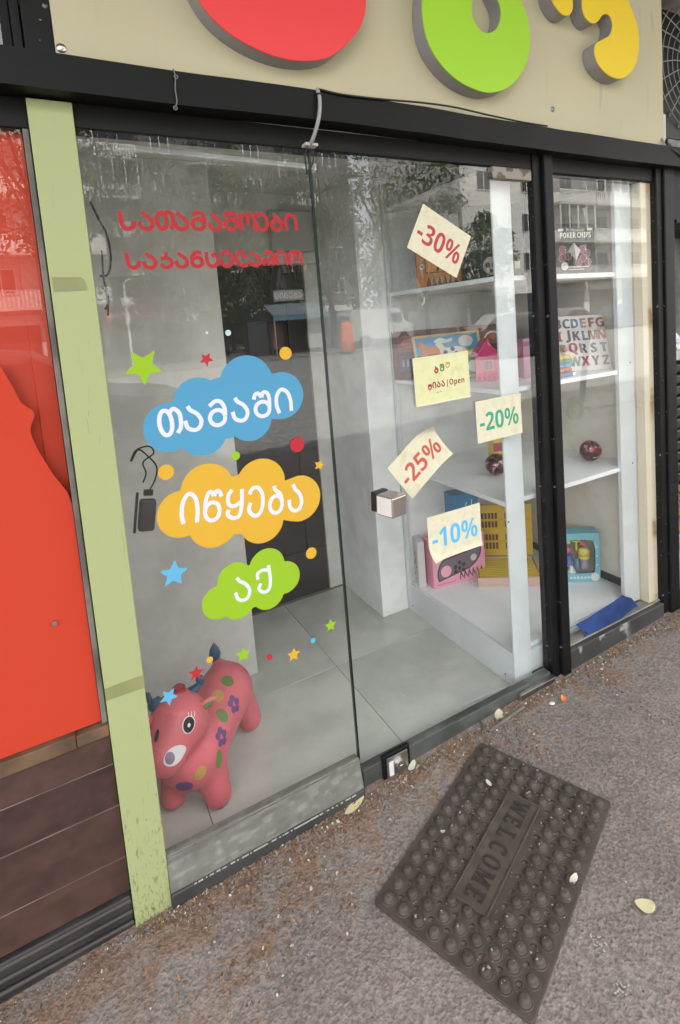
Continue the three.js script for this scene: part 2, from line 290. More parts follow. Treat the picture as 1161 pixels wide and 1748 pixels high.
{
  const f = thing('shopfront_frame', 'black painted steel frame holding the shop windows and fascia', 'frame', [0, 0, 0]);
  const beam = new THREE.BoxGeometry(4.4, 0.074, 0.062, 88, 2, 2).translate(0.9, 2.007, 0.034);   // slightly wavy, hand-wrapped cover
  { const p = beam.attributes.position; for (let i = 0; i < p.count; i++) { const x = p.getX(i), z = p.getZ(i); p.setY(i, p.getY(i) + 0.006 * Math.sin(x * 2.1 + 0.6) * sstep(0.2, 0.8, x) + 0.004 * (fbm(x / 4 + 1, 0.3, 24, 3, 5) - 0.5)); p.setZ(i, z + (z > 0.04 ? 0.007 * (fbm(x / 4 + 1, 0.7, 20, 3, 6) - 0.5) : 0)); } beam.computeVertexNormals(); }
  mesh('transom_beam', uvm(beam), M.blackClean, f);
  mesh('head_rail', [bx(-1.3, -0.004, 1.908, 1.973, -0.05, 0.002, 0.003), bx(0.084, 1.484, 1.918, 1.973, -0.05, 0.006, 0.003), bx(1.566, 2.163, 1.913, 1.973, -0.05, 0.008, 0.004)], M.blackClean, f);
  mesh('mullion', bx(1.485, 1.521, 0.03, 1.972, -0.04, 0.012, 0.004), M.black, f);
  mesh('mullion', bx(1.5235, 1.566, 0.018, 1.972, -0.05, 0.028, 0.005), M.black, f);
  mesh('jamb', bx(2.164, 2.2, 0.08, 1.972, -0.05, 0.02, 0.004), M.black, f);
  mesh('jamb', bx(2.2022, 2.268, 0.06, 1.972, -0.08, 0.03, 0.005), M.black, f);
  mesh('upper_post', bx(0.008, 0.064, 2.04, 2.7, -0.05, 0.026, 0.003), M.black, f);
  mesh('upper_post', bx(-0.012, 0.0065, 2.04, 2.7, -0.05, 0.016, 0.003), M.black, f);
  mesh('upper_post', bx(-0.031, -0.0135, 2.04, 2.7, -0.05, 0.006, 0.002), M.blackClean, f);
  mesh('left_pane_bead', bx(-0.018, -0.006, 0.54, 1.907, -0.02, 0.006, 0.002), std([0.22, 0.2, 0.17], 0.6, { map: SMEAR2 }), f);
}
{
  const p = thing('green_post', 'pale green painted board post between the red and clear windows', 'post', [0, 0, 0]);
  mesh('board', bx(-0.004, 0.083, -0.002, 1.966, -0.02, 0.02, 0.002), M.green, p);
  const t1 = mesh('tape_strip', ext(poly([[0, 0], [0.067, 0.001], [0.064, 0.022], [0.057, 0.03], [0, 0.032]]), 0.0008), M.tape, p); t1.position.set(0.001, 1.56, 0.0203);
  t1.userData.label = 'short strip of green tape with a folded corner';
  const t2 = mesh('tape_strip', ext(poly([[0, 0], [0.0865, -0.002], [0.0865, 0.031], [0, 0.03]]), 0.0008), M.tape, p); t2.position.set(-0.0038, 0.602, 0.0203);
  t2.userData.label = 'band of green tape right across the post';
}
{
  const w = thing('poster_window', 'left shop window backed with a bright red board', 'window', [0, 0, 0]);
  const g = new THREE.PlaneGeometry(1.28, 1.37).translate(-0.66, 1.225, -0.004); mesh('pane', g, M.glass, w);
  mesh('red_board', bx(-1.3, -0.02, 0.52, 1.93, -0.05, -0.03), std([0.52, 0.038, 0.01], 0.7, { bumpMap: GREY, bumpScale: 0.0006 }), w).userData.label = 'bright red backing board behind the glass';
  mesh('red_board_edge', bx(-0.06, -0.0195, 0.52, 1.93, -0.029, -0.0265, 0.001), std([0.52, 0.038, 0.01], 0.7), w);
  const film = mesh('torn_film', ext(poly([[-1.29, 0.543], [-1.29, 1.6], [-0.7, 1.55], [-0.3, 1.47], [-0.118, 1.409], [-0.1, 1.36], [-0.09, 1.325], [-0.07, 1.305], [-0.068, 1.292], [-0.076, 1.276], [-0.08, 1.262], [-0.078, 1.245], [-0.07, 1.215], [-0.05, 1.16], [-0.025, 1.11], [-0.0192, 1.08], [-0.0192, 0.543]]), 0.0006), std([0.52, 0.038, 0.01], 0.8, { bumpMap: GREY, bumpScale: 0.0006 }), w); film.position.z = -0.003; film.userData.label = 'matt orange red film on the glass with a torn upper edge';
  for (const [x, y] of [[-0.155, 1.28], [-0.085, 0.815]]) mesh('screw', cyl(0.006, 0.006, 0.006, x, y, 0.0, 10, 'z'), M.metalWorn, w);
  mesh('ledge', bx(-1.3, -0.075, 0.507, 0.541, -0.01, 0.012, 0.002), std([0.17, 0.1, 0.055], 0.7, { map: SMEAR2 }), w);
  mesh('ledge', bx(-0.0735, -0.005, 0.51, 0.538, -0.01, 0.014, 0.002), std([0.19, 0.115, 0.065], 0.7, { map: SMEAR2 }), w);
  mesh('back', bx(-1.3, 0, 0, 2.3, -0.2, -0.08), M.dark2, w);
}
{
  const w = thing('plank_panel', 'brown painted plank panel under the red window', 'panel', [0, 0, 0]);
  const grain = tex(512, 256, (u, v) => { const g = fbm(u, v * 9 % 1, 4, 5, 95), s = fbm(u, v, 30, 4, 96), b = 0.25 + 0.08 * g + 0.1 * (s - 0.5); return [b * 1.1, b * 0.79, b * 0.68]; }, true, 1.2);
  const mt = [0, 1, 2].map((k) => std([0.85 - 0.08 * k, 0.85 - 0.08 * k, 0.85 - 0.06 * k], 0.5, { map: grain, bumpMap: GREY, bumpScale: 0.001 }));
  const ys = [0.085, 0.18, 0.318, 0.428, 0.506];
  for (let i = 0; i < 4; i++) mesh('plank', bx(-1.3, -0.0055, ys[i] + 0.0012, ys[i + 1] - 0.0012, -0.02, 0.002 + 0.0006 * (i % 2), 0.0012), mt[i % 3], w);
  for (let i = 1; i < 4; i++) mesh('worn_edge', bx(-1.3, -0.0055, ys[i] - 0.001, ys[i] + 0.0009, -0.01, 0.0012), std([0.3, 0.22, 0.18], 0.7, { map: SMEAR2 }), w);
  for (const [y, z, r] of [[0.07, 0.012, 0.006], [0.045, 0.017, 0.005], [0.02, 0.021, 0.005]]) mesh('skirting_ridge', cyl(r, r, 1.29, -0.652, y, z, 10, 'x'), std([0.07, 0.058, 0.05], 0.6, { map: SMEAR2, bumpMap: GREY, bumpScale: 0.002 }), w);
  mesh('skirting', bx(-1.3, -0.0055, -0.05, 0.082, -0.03, 0.014, 0.006), std([0.045, 0.04, 0.04], 0.6, { map: SMEAR2, bumpMap: GREY, bumpScale: 0.002 }), w);
}
{
  const w = thing('transom_window', 'small dark pane above the beam at the top left corner', 'window', [0, 0, 0]);
  mesh('pane', new THREE.PlaneGeometry(0.6, 0.62).translate(-0.332, 2.37, -0.01), M.glass, w);
  mesh('backing', bx(-0.64, -0.03, 2.05, 2.68, -0.2, -0.1), std([0.1, 0.085, 0.075], 0.8), w);
}
M.sillPaint = std([0.8, 0.8, 0.8], 0.6, { map: tex(1024, 256, (u, v) => {    // grey sill paint worn to white and dark in long streaks
  const n = fbm(u, v, 40, 4, 101), w = sstep(0.52, 0.74, 0.35 * n + 0.65 * vnoise(u * 22, v * 90, 90, 104)), k = sstep(0.52, 0.74, 0.4 * n + 0.6 * vnoise(u * 14, v * 60, 60, 107));
  const b = 0.5 + 0.07 * w - 0.06 * k + 0.12 * (n - 0.5); return [b + 0.015 * k, b, b * 0.93]; }, true, 1.3), bumpMap: GREY, bumpScale: 0.002 });
M.sillDark = std([0.8, 0.8, 0.8], 0.65, { map: tex(1024, 256, (u, v) => {
  const n = fbm(u, v, 8, 5, 111), w = sstep(0.6, 0.7, fbm(u, v, 14, 4, 113)) * sstep(0.45, 0.6, fbm(u, v, 4, 3, 114)); const b = 0.19 + 0.14 * n + 0.4 * w; return [b, b * 0.98, b * 0.95]; }, true, 1.1), bumpMap: GREY, bumpScale: 0.003 });
{
  const w = thing('display_window', 'clear fixed shop pane carrying the cloud stickers', 'window', [0, 0, 0]);
  mesh('pane', new THREE.PlaneGeometry(0.561, 1.84).translate(0.3665, 1.02, 0), M.glass, w);
  mesh('seal', bx(0.6475, 0.6535, 0.1, 1.918, -0.006, 0.003), M.glassEdge, w).userData.label = 'dark glass edge between pane and door';
  const rail = new THREE.BoxGeometry(0.562, 0.085, 0.03, 60, 4, 2); { const p = rail.attributes.position; for (let i = 0; i < p.count; i++) if (p.getZ(i) > 0) { const x = p.getX(i), y = p.getY(i); p.setZ(i, p.getZ(i) + 0.012 * sstep(0.02, -0.03, y) + 0.003 * fbm(x + 1, y * 4 + 1, 20, 3, 7)); } rail.computeVertexNormals(); }
  mesh('bottom_rail', uvm(rail.translate(0.3645, 0.0865, 0.0)), M.sillPaint, w);
  mesh('base', bx(0.083, 0.648, -0.02, 0.043, -0.03, 0.034, 0.006), M.sillDark, w);
  mesh('top_bead', bx(0.084, 0.6465, 0.124, 0.131, 0.002, 0.011, 0.002), M.sillPaint, w);
  { reseed(71); let x = 0.14; while (x < 0.63) { const l = rr(0.003, 0.016) * (rnd() < 0.25 ? 3 : 1); mesh('paint_flake', bx(x, Math.min(0.645, x + l), 0.0412, 0.0412 + rr(0.0003, 0.0016), 0.0305, 0.0352, 0.0008), std([0.42, 0.4, 0.36], 0.7), w); x += l + rr(0.0005, 0.012) * (rnd() < 0.2 ? 7 : 1); } }
}
{
  const w = thing('glass_door', 'frameless glass shop door with the square metal knob', 'door', [0, 0, 0]);
  mesh('pane', new THREE.PlaneGeometry(0.8295, 1.83).translate(1.0695, 1.0, -0.003), M.glassDoor, w);
  mesh('bottom_rail', bx(0.656, 1.47, 0.026, 0.082, -0.02, 0.01, 0.003), std([0.105, 0.11, 0.098], 0.5, { map: SMEAR2, bumpMap: GREY, bumpScale: 0.002 }), w);
  const hp = mesh('hinge_plate', bx(1.3, 1.478, 1.879, 1.917, -0.012, 0.012, 0.003), std([0.5, 0.46, 0.4], 0.5, { map: tex(256, 128, (u, v) => { const n = fbm(u, v, 8, 5, 121), k = sstep(0.5, 0.6, n); return [0.75 - 0.3 * k, 0.74 - 0.34 * k, 0.72 - 0.38 * k]; }, true, 3) }), w); hp.userData.label = 'worn pale metal plate at the top corner';
  const lock = mesh('lock_plate', bx(0.722, 0.823, 0.01, 0.1, 0.004, 0.02, 0.004), M.blackClean, w);
  mesh('lock_rim', [bx(0.735, 0.812, 0.02, 0.09, 0.0195, 0.0225, 0.001)], M.metalWorn, lock);
  mesh('cylinder', [cyl(0.016, 0.017, 0.014, 0.779, 0.057, 0.028, 20, 'z'), bx(0.773, 0.785, 0.024, 0.062, 0.03, 0.037, 0.003)], M.metal, lock);
  mesh('bolt_tab', bx(0.741, 0.757, 0.032, 0.078, 0.0225, 0.0265, 0.001), std([0.7, 0.7, 0.68], 0.5), lock);
  const k = new THREE.Group(); k.name = 'knob'; w.add(k); k.position.set(0.79, 0.9, 0); k.rotation.set(0.02, 0.3, -0.05);
  mesh('rosette', bx(-0.026, 0.03, -0.026, 0.034, -0.012, 0.0115, 0.004), M.dark, k);
  mesh('grip', bx(-0.03, 0.034, -0.031, 0.031, 0.012, 0.08, 0.006), std([0.56, 0.5, 0.46], 0.25, { metalness: 0.9 }), k);
  mesh('label_sticker', bx(-0.0308, -0.0302, -0.026, 0.027, 0.018, 0.074), std([0.82, 0.76, 0.7], 0.5, { map: SMEAR }), k).userData.label = 'worn pale sticker on the side of the knob';
}
{
  const w = thing('side_window', 'narrow right shop window in front of the white shelves', 'window', [0, 0, 0]);
  mesh('pane', new THREE.PlaneGeometry(0.598, 1.8).translate(1.865, 1.02, -0.004), M.glass, w);
  mesh('sill', bx(1.567, 2.163, 0.05, 0.132, -0.03, 0.022, 0.006), M.sillDark, w);
  mesh('sill_ledge', bx(1.567, 2.163, 0.133, 0.14, -0.04, 0.004, 0.002), std([0.3, 0.28, 0.23], 0.7, { map: SMEAR2 }), w);
  mesh('reveal', bx(2.1, 2.163, 0.14, 1.912, -0.045, -0.0065), std([0.72, 0.66, 0.54], 0.7, { map: tex(256, 1024, (u, v) => {   // cream reveal with rust-brown stains down its edge
    const e = fbm(u, v, 14, 5, 131), k = sstep(0.42, 0.66, 0.6 * e + 0.4 * vnoise(u * 5, v * 9, 9, 133)) * sstep(0.33, 0.365, u) * sstep(0.45, 0.4, u) * sstep(0.15, 0.45, vnoise(3, v * 7, 7, 135)); return [0.97 - 0.25 * k, 0.95 - 0.37 * k, 0.92 - 0.46 * k]; }, true, 1.1) }), w);
  const t = mesh('blue_tape', ext(poly([[1.648, 0.127], [1.694, 0.155], [1.66, 0.172], [1.629, 0.21], [1.7, 0.212], [1.778, 0.222], [1.85, 0.228], [1.911, 0.239], [1.971, 0.207], [2.013, 0.159], [1.95, 0.152], [1.888, 0.137], [1.8, 0.133], [1.724, 0.118]]), 0.0012), std([0.03, 0.07, 0.24], 0.45, { map: SMEAR2, bumpMap: GREY, bumpScale: 0.002 }), w);
  t.position.z = 0.0; t.userData.label = 'crooked strip of blue tape along the bottom of the glass';
}
{
  const f = thing('fascia_sign', 'cream fascia board above the shop windows', 'sign board', [0, 0, 0]);
  const g = new THREE.BoxGeometry(2.138, 0.66, 0.012, 64, 6, 1).translate(1.133, 2.379, 0.024);
  { const p = g.attributes.position; for (let i = 0; i < p.count; i++) if (p.getY(i) < 2.08) { const x = p.getX(i); p.setY(i, p.getY(i) + 0.004 * Math.sin(x * 4.2) * sstep(0.5, 1, x)); p.setZ(i, p.getZ(i) + 0.003 * Math.sin(x * 3.1)); } g.computeVertexNormals(); }
  mesh('board', uvm(g), M.cream, f);
  const dome = (x, y, r) => { const s = new THREE.SphereGeometry(r, 20, 10, 0, Math.PI * 2, 0, Math.PI / 2).rotateX(Math.PI / 2).scale(1, 1, 0.55).translate(x, y, 0.03); return s; };
  mesh('cap_screw', dome(0.0755, 2.072, 0.0105), M.metal, f);
  mesh('cap_screw', [dome(1.573, 2.119, 0.009), cyl(0.004, 0.003, 0.004, 1.573, 2.119, 0.036, 8, 'z')], M.metalWorn, f);
  mesh('cap_screw', dome(2.186, 2.072, 0.008), M.metalWorn, f);
}

// ---------------------------------------------------------------- raised sign letters
function signLetter(label, shape, color, wallColor) {
  const t = thing('sign_letter', label, 'sign letter', [0, 0, 0.0305]);
  mesh('side_wall', ext(shape, 0.047, 0.001, 14), M.sideGrey, t);
  const face = mesh('face', ext(shape, 0.004, 0.0012, 14), std(color, 0.55, { bumpMap: GREY, bumpScale: 0.0008 }), t); face.position.z = 0.0472;
  return t;
}
{
  const red = smooth([[0.367, 2.201], [0.394, 2.168], [0.441, 2.136], [0.499, 2.115], [0.560, 2.105], [0.625, 2.108], [0.690, 2.127], [0.732, 2.156], [0.772, 2.193], [0.798, 2.228], [0.815, 2.275], [0.812, 2.36], [0.77, 2.44], [0.66, 2.5], [0.5, 2.49], [0.39, 2.42], [0.345, 2.31], [0.348, 2.245]], 6);
  signLetter('round red raised sign letter, its lower curve in view', poly(red), [0.8, 0.05, 0.055]);
  const gr = poly(smooth([[1.003, 2.330], [1.001, 2.281], [1.015, 2.219], [1.055, 2.167], [1.119, 2.128], [1.200, 2.110], [1.255, 2.113], [1.326, 2.141], [1.388, 2.200], [1.420, 2.278], [1.414, 2.359], [1.36, 2.44], [1.29, 2.5], [1.2, 2.56], [1.09, 2.53], [1.03, 2.43]], 6));
  gr.holes.push(new THREE.Path(smooth([[1.19, 2.42], [1.188, 2.368], [1.185, 2.324], [1.201, 2.297], [1.230, 2.283], [1.267, 2.294], [1.293, 2.323], [1.300, 2.364], [1.285, 2.395], [1.24, 2.44]], 5).map(([x, y]) => new THREE.Vector2(x, y))));
  signLetter('lime green raised sign letter with a rounded hole', gr, [0.34, 0.62, 0.025]);
  const ye = poly(smooth([[1.529, 2.437], [1.552, 2.413], [1.580, 2.400], [1.609, 2.405], [1.627, 2.428], [1.631, 2.475], [1.65, 2.5], [1.672, 2.485], [1.675, 2.437], [1.692, 2.411], [1.723, 2.400], [1.755, 2.413], [1.780, 2.438], [1.812, 2.444], [1.831, 2.422], [1.818, 2.382], [1.776, 2.357], [1.739, 2.336], [1.731, 2.310], [1.748, 2.272], [1.796, 2.244], [1.870, 2.239], [1.941, 2.281], [1.979, 2.360], [1.973, 2.433], [1.932, 2.5], [1.86, 2.57], [1.7, 2.6], [1.57, 2.56], [1.52, 2.49]], 5));
  signLetter('yellow raised sign letter with hooked lower ends', ye, [0.82, 0.58, 0.02]);
}
{ // wires on the beam
  const w = thing('cable_conduit', 'grey cable tied upright over the black beam above the door seam', 'cable', [0, 0, 0]);
  mesh('sleeve', tube([[0.659, 2.052, 0.066], [0.658, 2.02, 0.077], [0.651, 1.975, 0.077], [0.642, 1.93, 0.05], [0.639, 1.918, 0.03]], 0.0052), std([0.34, 0.33, 0.33], 0.5), w);
  mesh('tie', [new THREE.TorusGeometry(0.0062, 0.0016, 6, 14).rotateX(1.4).translate(0.6585, 2.034, 0.075)], M.dark, w);
  mesh('clip', bx(0.625, 0.662, 1.917, 1.925, 0.012, 0.04, 0.002), std([0.5, 0.48, 0.45], 0.5), w);
  mesh('tail', [tube([[0.638, 1.922, 0.028], [0.652, 1.895, 0.024], [0.647, 1.868, 0.014], [0.634, 1.853, 0.006]], 0.0022), tube([[0.636, 1.918, 0.028], [0.63, 1.895, 0.02], [0.634, 1.872, 0.012], [0.637, 1.85, 0.006]], 0.002)], M.dark, w);
  const c = thing('black_cable', 'thin black cable sagging along the lower edge of the fascia', 'cable', [0, 0, 0]);
  mesh('wire', tube([[0.66, 2.05, 0.069], [0.72, 2.045, 0.07], [0.85, 2.048, 0.07], [1.0, 2.06, 0.06], [1.12, 2.066, 0.05], [1.26, 2.058, 0.05], [1.4, 2.047, 0.06], [1.5, 2.043, 0.068]], 0.0028), M.dark, c);
  const d = thing('thin_wire', 'short thin wire hanging down over the left of the beam', 'wire', [0, 0, 0]);
  mesh('strand', tube([[0.297, 2.047, 0.067], [0.299, 2.03, 0.071], [0.296, 2.0, 0.071], [0.297, 1.975, 0.07], [0.292, 1.96, 0.068]], 0.0016), std([0.16, 0.15, 0.14], 0.6), d);
  for (const [x, y, z] of [[0.3, 2.028, 0.073], [0.292, 1.96, 0.07]]) mesh('knot', new THREE.TorusGeometry(0.004, 0.0014, 6, 12).translate(x, y, z), std([0.16, 0.15, 0.14], 0.6), d);
  const e = thing('corner_cable', 'loop of black cable at the right end of the fascia board', 'cable', [0, 0, 0]);
  mesh('loop', tube([[2.21, 2.075, 0.04], [2.187, 2.06, 0.05], [2.19, 2.035, 0.06], [2.24, 2.01, 0.066], [2.32, 1.975, 0.06], [2.42, 1.96, 0.03]], 0.0055), M.dark, e);
  mesh('second_strand', tube([[2.2, 2.062, 0.04], [2.24, 2.058, 0.03], [2.3, 2.03, 0.02], [2.38, 2.01, 0.0]], 0.005), M.dark, e);
}
{ // next door, seen past the right end of the shopfront
  const w = thing('neighbour_wall', 'grey rendered wall beyond the right end of the shopfront', 'wall', [0, 0, 0]);
  mesh('render', bx(2.27, 4.2, -0.2, 2.7, -0.6, -0.32), std([0.2, 0.19, 0.18], 0.8, { map: SMEAR2 }), w);
  const b = thing('vent_box', 'black box under the cable beyond the right jamb', 'box', [0, 0, 0]);
  mesh('housing', bx(2.272, 3.0, 1.745, 1.985, -0.3, 0.02, 0.006), M.blackClean, b);
  mesh('flange', bx(2.28, 2.98, 1.75, 1.765, 0.0205, 0.03, 0.002), M.black, b);
  const a = thing('ac_unit', 'outdoor air conditioner with a round fan grille beside the fascia', 'air conditioner', [2.72, 2.48, -0.16]);
  mesh('casing', bx(-0.36, 0.4, -0.36, 0.4, -0.15, 0, 0.012), std([0.42, 0.41, 0.4], 0.55, { map: SMEAR2 }), a);
  mesh('fan_opening', bx(-0.3, 0.34, -0.31, 0.35, 0.0005, 0.006, 0.003), M.dark, a);
  const rings = []; for (let k = 1; k < 9; k++) rings.push(new THREE.TorusGeometry(0.037 * k, 0.0022, 5, 48).translate(0.02, 0.02, 0.02)); mesh('grille_rings', rings, std([0.3, 0.29, 0.28], 0.6), a);
  for (let k = 0; k < 24; k++) { const q = k / 24 * Math.PI * 2; mesh('grille_rib', tube([[0.02 + 0.04 * Math.cos(q), 0.02 + 0.04 * Math.sin(q), 0.024], [0.02 + 0.18 * Math.cos(q + 0.25), 0.02 + 0.18 * Math.sin(q + 0.25), 0.028], [0.02 + 0.31 * Math.cos(q + 0.34), 0.02 + 0.31 * Math.sin(q + 0.34), 0.012]], 0.0028, 8, 5), std([0.3, 0.29, 0.28], 0.6), a); }
  const s = thing('roller_shutter', 'dark slatted shutter beyond the right jamb', 'shutter', [0, 0, 0]);
  for (let k = 0; k < 13; k++) mesh('slat', bx(2.275, 3.2, 0.40 + k * 0.056, 0.45 + k * 0.056, -0.24, -0.2 + 0.004 * (k % 2), 0.012), M.dark2, s);
  const sh = thing('ledge_shelf', 'grey ledge above the dark shutter', 'shelf', [0, 0, 0]); mesh('board', bx(2.275, 3.1, 1.175, 1.205, -0.3, -0.06, 0.004), std([0.2, 0.19, 0.18], 0.7), sh);
  mesh('front_strip', bx(2.275, 3.1, 1.165, 1.21, -0.0595, -0.05, 0.002), std([0.42, 0.4, 0.38], 0.6), sh);
  const cl = new THREE.IcosahedronGeometry(0.07, 5); { const p = cl.attributes.position; for (let i = 0; i < p.count; i++) { const x = p.getX(i), y = p.getY(i), z = p.getZ(i), n = 0.65 + 0.7 * Math.abs(fbm(x * 5 + 2, y * 5 + z * 3 + 2, 5, 3, 141) - 0.5) * 2; p.setXYZ(i, x * n * 1.2, y * n * 0.75, z * n); } cl.computeVertexNormals(); }
  tag(mesh('crumpled_cloth', uvm(cl.translate(2.44, 1.248, -0.12)), std([0.72, 0.72, 0.75], 0.85)), 'crumpled white cloth lying on the grey ledge', 'cloth');
  const br = thing('straw_broom', 'yellowish straw broom head leaning at the right edge', 'broom', [2.5, 0.5, -0.13]);
  reseed(5); const st = []; for (let k = 0; k < 60; k++) { const a0 = rr(-0.05, 0.05); st.push(tube([[a0 * 0.4, 0.12, 0], [a0, 0.0, rr(-0.01, 0.02)], [a0 * 2.2, -0.16, rr(-0.02, 0.04)]], 0.002, 4, 4)); } mesh('bristles', st, std([0.45, 0.32, 0.1], 0.8), br).userData.kind = 'stuff';
  mesh('binding', bx(-0.03, 0.03, 0.08, 0.14, -0.015, 0.015, 0.008), std([0.4, 0.28, 0.1], 0.8), br); mesh('handle', cyl(0.011, 0.011, 0.5, 0, 0.38, 0), std([0.3, 0.2, 0.1], 0.7), br); br.rotation.z = 0.5;
  const bg = thing('white_bucket', 'whitish bucket on the ground past the right jamb', 'bucket', [2.47, 0.08, -0.12]);
  mesh('shell', new THREE.LatheGeometry([[0.001, 0], [0.075, 0], [0.1, 0.2], [0.104, 0.205], [0.096, 0.2], [0.072, 0.01], [0.001, 0.01]].map((p) => new THREE.Vector2(...p)), 24), std([0.55, 0.55, 0.55], 0.5), bg); mesh('rim', new THREE.TorusGeometry(0.102, 0.005, 8, 28).rotateX(Math.PI / 2).translate(0, 0.2, 0), std([0.5, 0.5, 0.5], 0.5), bg);
}

// ---------------------------------------------------------------- white display cabinet
const SH = [0.165, 0.752, 1.165, 1.566];
{
  const c = thing('shelf_cabinet', 'white laminate display cabinet with open shelves of toys', 'cabinet', [0, 0, 0]);
  mesh('post', bx(1.346, 1.435, FY, 2.05, -0.056, -0.048, 0.0015), M.laminate, c);
  mesh('post', bx(1.997, 2.098, 0.14, 2.05, -0.066, -0.048, 0.002), M.laminate, c);
  mesh('rear_post', bx(1.346, 1.364, FY, 2.05, -0.763, -0.735, 0.002), M.laminate, c);
  mesh('side_panel', bx(2.1, 2.118, FY, 2.05, -0.763, -0.048, 0.001), M.creamWall, c);
  mesh('back_panel', bx(1.364, 2.0995, FY, 2.05, -0.763, -0.752), std([0.82, 0.82, 0.81], 0.6, { map: SMEAR }), c);
  mesh('base_side', bx(1.346, 1.362, FY, 0.165, -0.7345, -0.057, 0.002), M.laminate, c);
  mesh('base_front', bx(1.4355, 1.996, 0.06, 0.1465, -0.068, -0.052, 0.002), M.laminate, c);
  mesh('shelf', bx(1.3625, 2.0995, 0.147, SH[0], -0.7515, -0.067, 0.002), M.shelf, c);
  for (const y of SH.slice(1)) mesh('shelf', bx(1.347, 2.0995, y - 0.0175, y, -0.7345, -0.0568, 0.0015), M.shelf, c);
  mesh('top', bx(1.364, 2.0995, 1.93, 1.946, -0.7515, -0.067, 0.002), M.wallGrey, c);
  mesh('back_skirting', bx(2.092, 2.0998, 0.166, 0.2, -0.74, -0.12), M.dark2, c);
  for (const [x, y] of [[1.352, 0.68], [1.43, 1.12], [2.07, 1.19], [2.07, 0.76]]) mesh('screw', cyl(0.003, 0.003, 0.002, x, y, -0.047, 8, 'z'), M.dark2, c);
  for (const z of [0.72, 0.1]) mesh('screw', cyl(0.003, 0.003, 0.002, 1.3455, 0.06, -z, 8, 'x'), M.dark2, c);
  const h = thing('plastic_hook', 'small clear plastic hook on the edge of the top shelf', 'hook', [1.344, 1.53, -0.46]);
  mesh('plate', bx(-0.004, 0, -0.012, 0.02, -0.025, 0.025, 0.001), std([0.45, 0.45, 0.43], 0.4), h); mesh('hook', tube([[-0.004, -0.004, 0], [-0.008, -0.03, 0], [-0.016, -0.036, 0], [-0.02, -0.024, 0]], 0.004), std([0.7, 0.7, 0.68], 0.2), h);
}

// ---------------------------------------------------------------- toys on the shelves
const card = (c, r = 0.5) => std(c, r, { map: mottle(0.95, 1, 151) });
function facePrint(w, h, W, H, draw, rough = 0.45) { return { geo: new THREE.PlaneGeometry(w, h), mat: std([1, 1, 1], rough, { map: canvasTex(W, H, draw) }) }; }
function boxToy(name, label, pos, turn, w, h, d, col, draw, o = {}) {   // carton with a printed front
  const t = thing(name, label, o.cat ?? 'box', pos, turn);
  mesh('carton', bx(-w / 2, w / 2, 0, h, -d / 2, d / 2, 0.0015), card(col), t);
  const f = facePrint(w - 0.004, h - 0.004, 256, Math.round(256 * h / w), draw); const m = mesh('front_print', f.geo, f.mat, t); m.position.set(0, h / 2, d / 2 + 0.0006);
  if (o.side) { const s = facePrint(d - 0.004, h - 0.004, 128, Math.round(128 * h / d), o.side); const q = mesh('side_print', s.geo, s.mat, t); q.rotation.y = -Math.PI / 2; q.position.set(-w / 2 - 0.0006, h / 2, 0); }
  return t;
}
// top shelf
boxToy('game_box', 'orange and blue game carton behind the lowest corner of the -30% paper', [1.5, SH[3], -0.56], -0.6, 0.2, 0.24, 0.06, [0.03, 0.06, 0.1], (c, w, h) => {
  c.fillStyle = '#b8742c'; c.fillRect(0, 0, w, h); c.fillStyle = '#d08a3c'; c.fillRect(w * 0.2, h * 0.1, w * 0.7, h * 0.6); c.strokeStyle = '#5d3412'; c.lineWidth = 6; c.strokeRect(w * 0.2, h * 0.1, w * 0.7, h * 0.62);
  c.fillStyle = '#4b1f12'; for (let k = 0; k < 6; k++) { c.beginPath(); c.moveTo(w * (0.2 + 0.12 * k), h * 0.97); c.lineTo(w * (0.26 + 0.12 * k), h * 0.78); c.lineTo(w * (0.32 + 0.12 * k), h * 0.97); c.fill(); }
  c.strokeStyle = '#2a1a10'; c.lineWidth = 12; c.beginPath(); c.moveTo(w * 0.45, h * 0.7); c.lineTo(w * 0.55, h * 0.5); c.lineTo(w * 0.5, h * 0.36); c.lineTo(w * 0.66, h * 0.3); c.moveTo(w * 0.55, h * 0.5); c.lineTo(w * 0.66, h * 0.66); c.stroke();
  c.fillStyle = '#c9c3b5'; c.beginPath(); c.arc(w * 0.12, h * 0.6, w * 0.06, 0, 7); c.fill(); c.fillStyle = '#333'; c.beginPath(); c.arc(w * 0.12, h * 0.6, w * 0.03, 0, 7); c.fill();
});
boxToy('black_box', 'tall black carton with a grey round picture on the top shelf', [1.57, SH[3], -0.3], -0.35, 0.24, 0.3, 0.07, [0.012, 0.012, 0.013], (c, w, h) => {
  c.fillStyle = '#191919'; c.fillRect(0, 0, w, h); c.fillStyle = '#8d8a84'; c.beginPath(); c.arc(w * 0.42, h * 0.8, w * 0.15, 0, 7); c.fill();
  c.fillStyle = '#222'; for (const [x, y, r] of [[0.36, 0.79, 0.045], [0.48, 0.79, 0.045], [0.42, 0.87, 0.03]]) { c.beginPath(); c.arc(w * x, h * y, w * r, 0, 7); c.fill(); }
  c.fillStyle = '#b5b2aa'; c.fillRect(w * 0.84, h * 0.76, w * 0.1, h * 0.1); c.fillStyle = '#3a3835'; c.fillRect(w * 0.3, h * 0.3, w * 0.25, h * 0.3);
}, { cat: 'carton' });
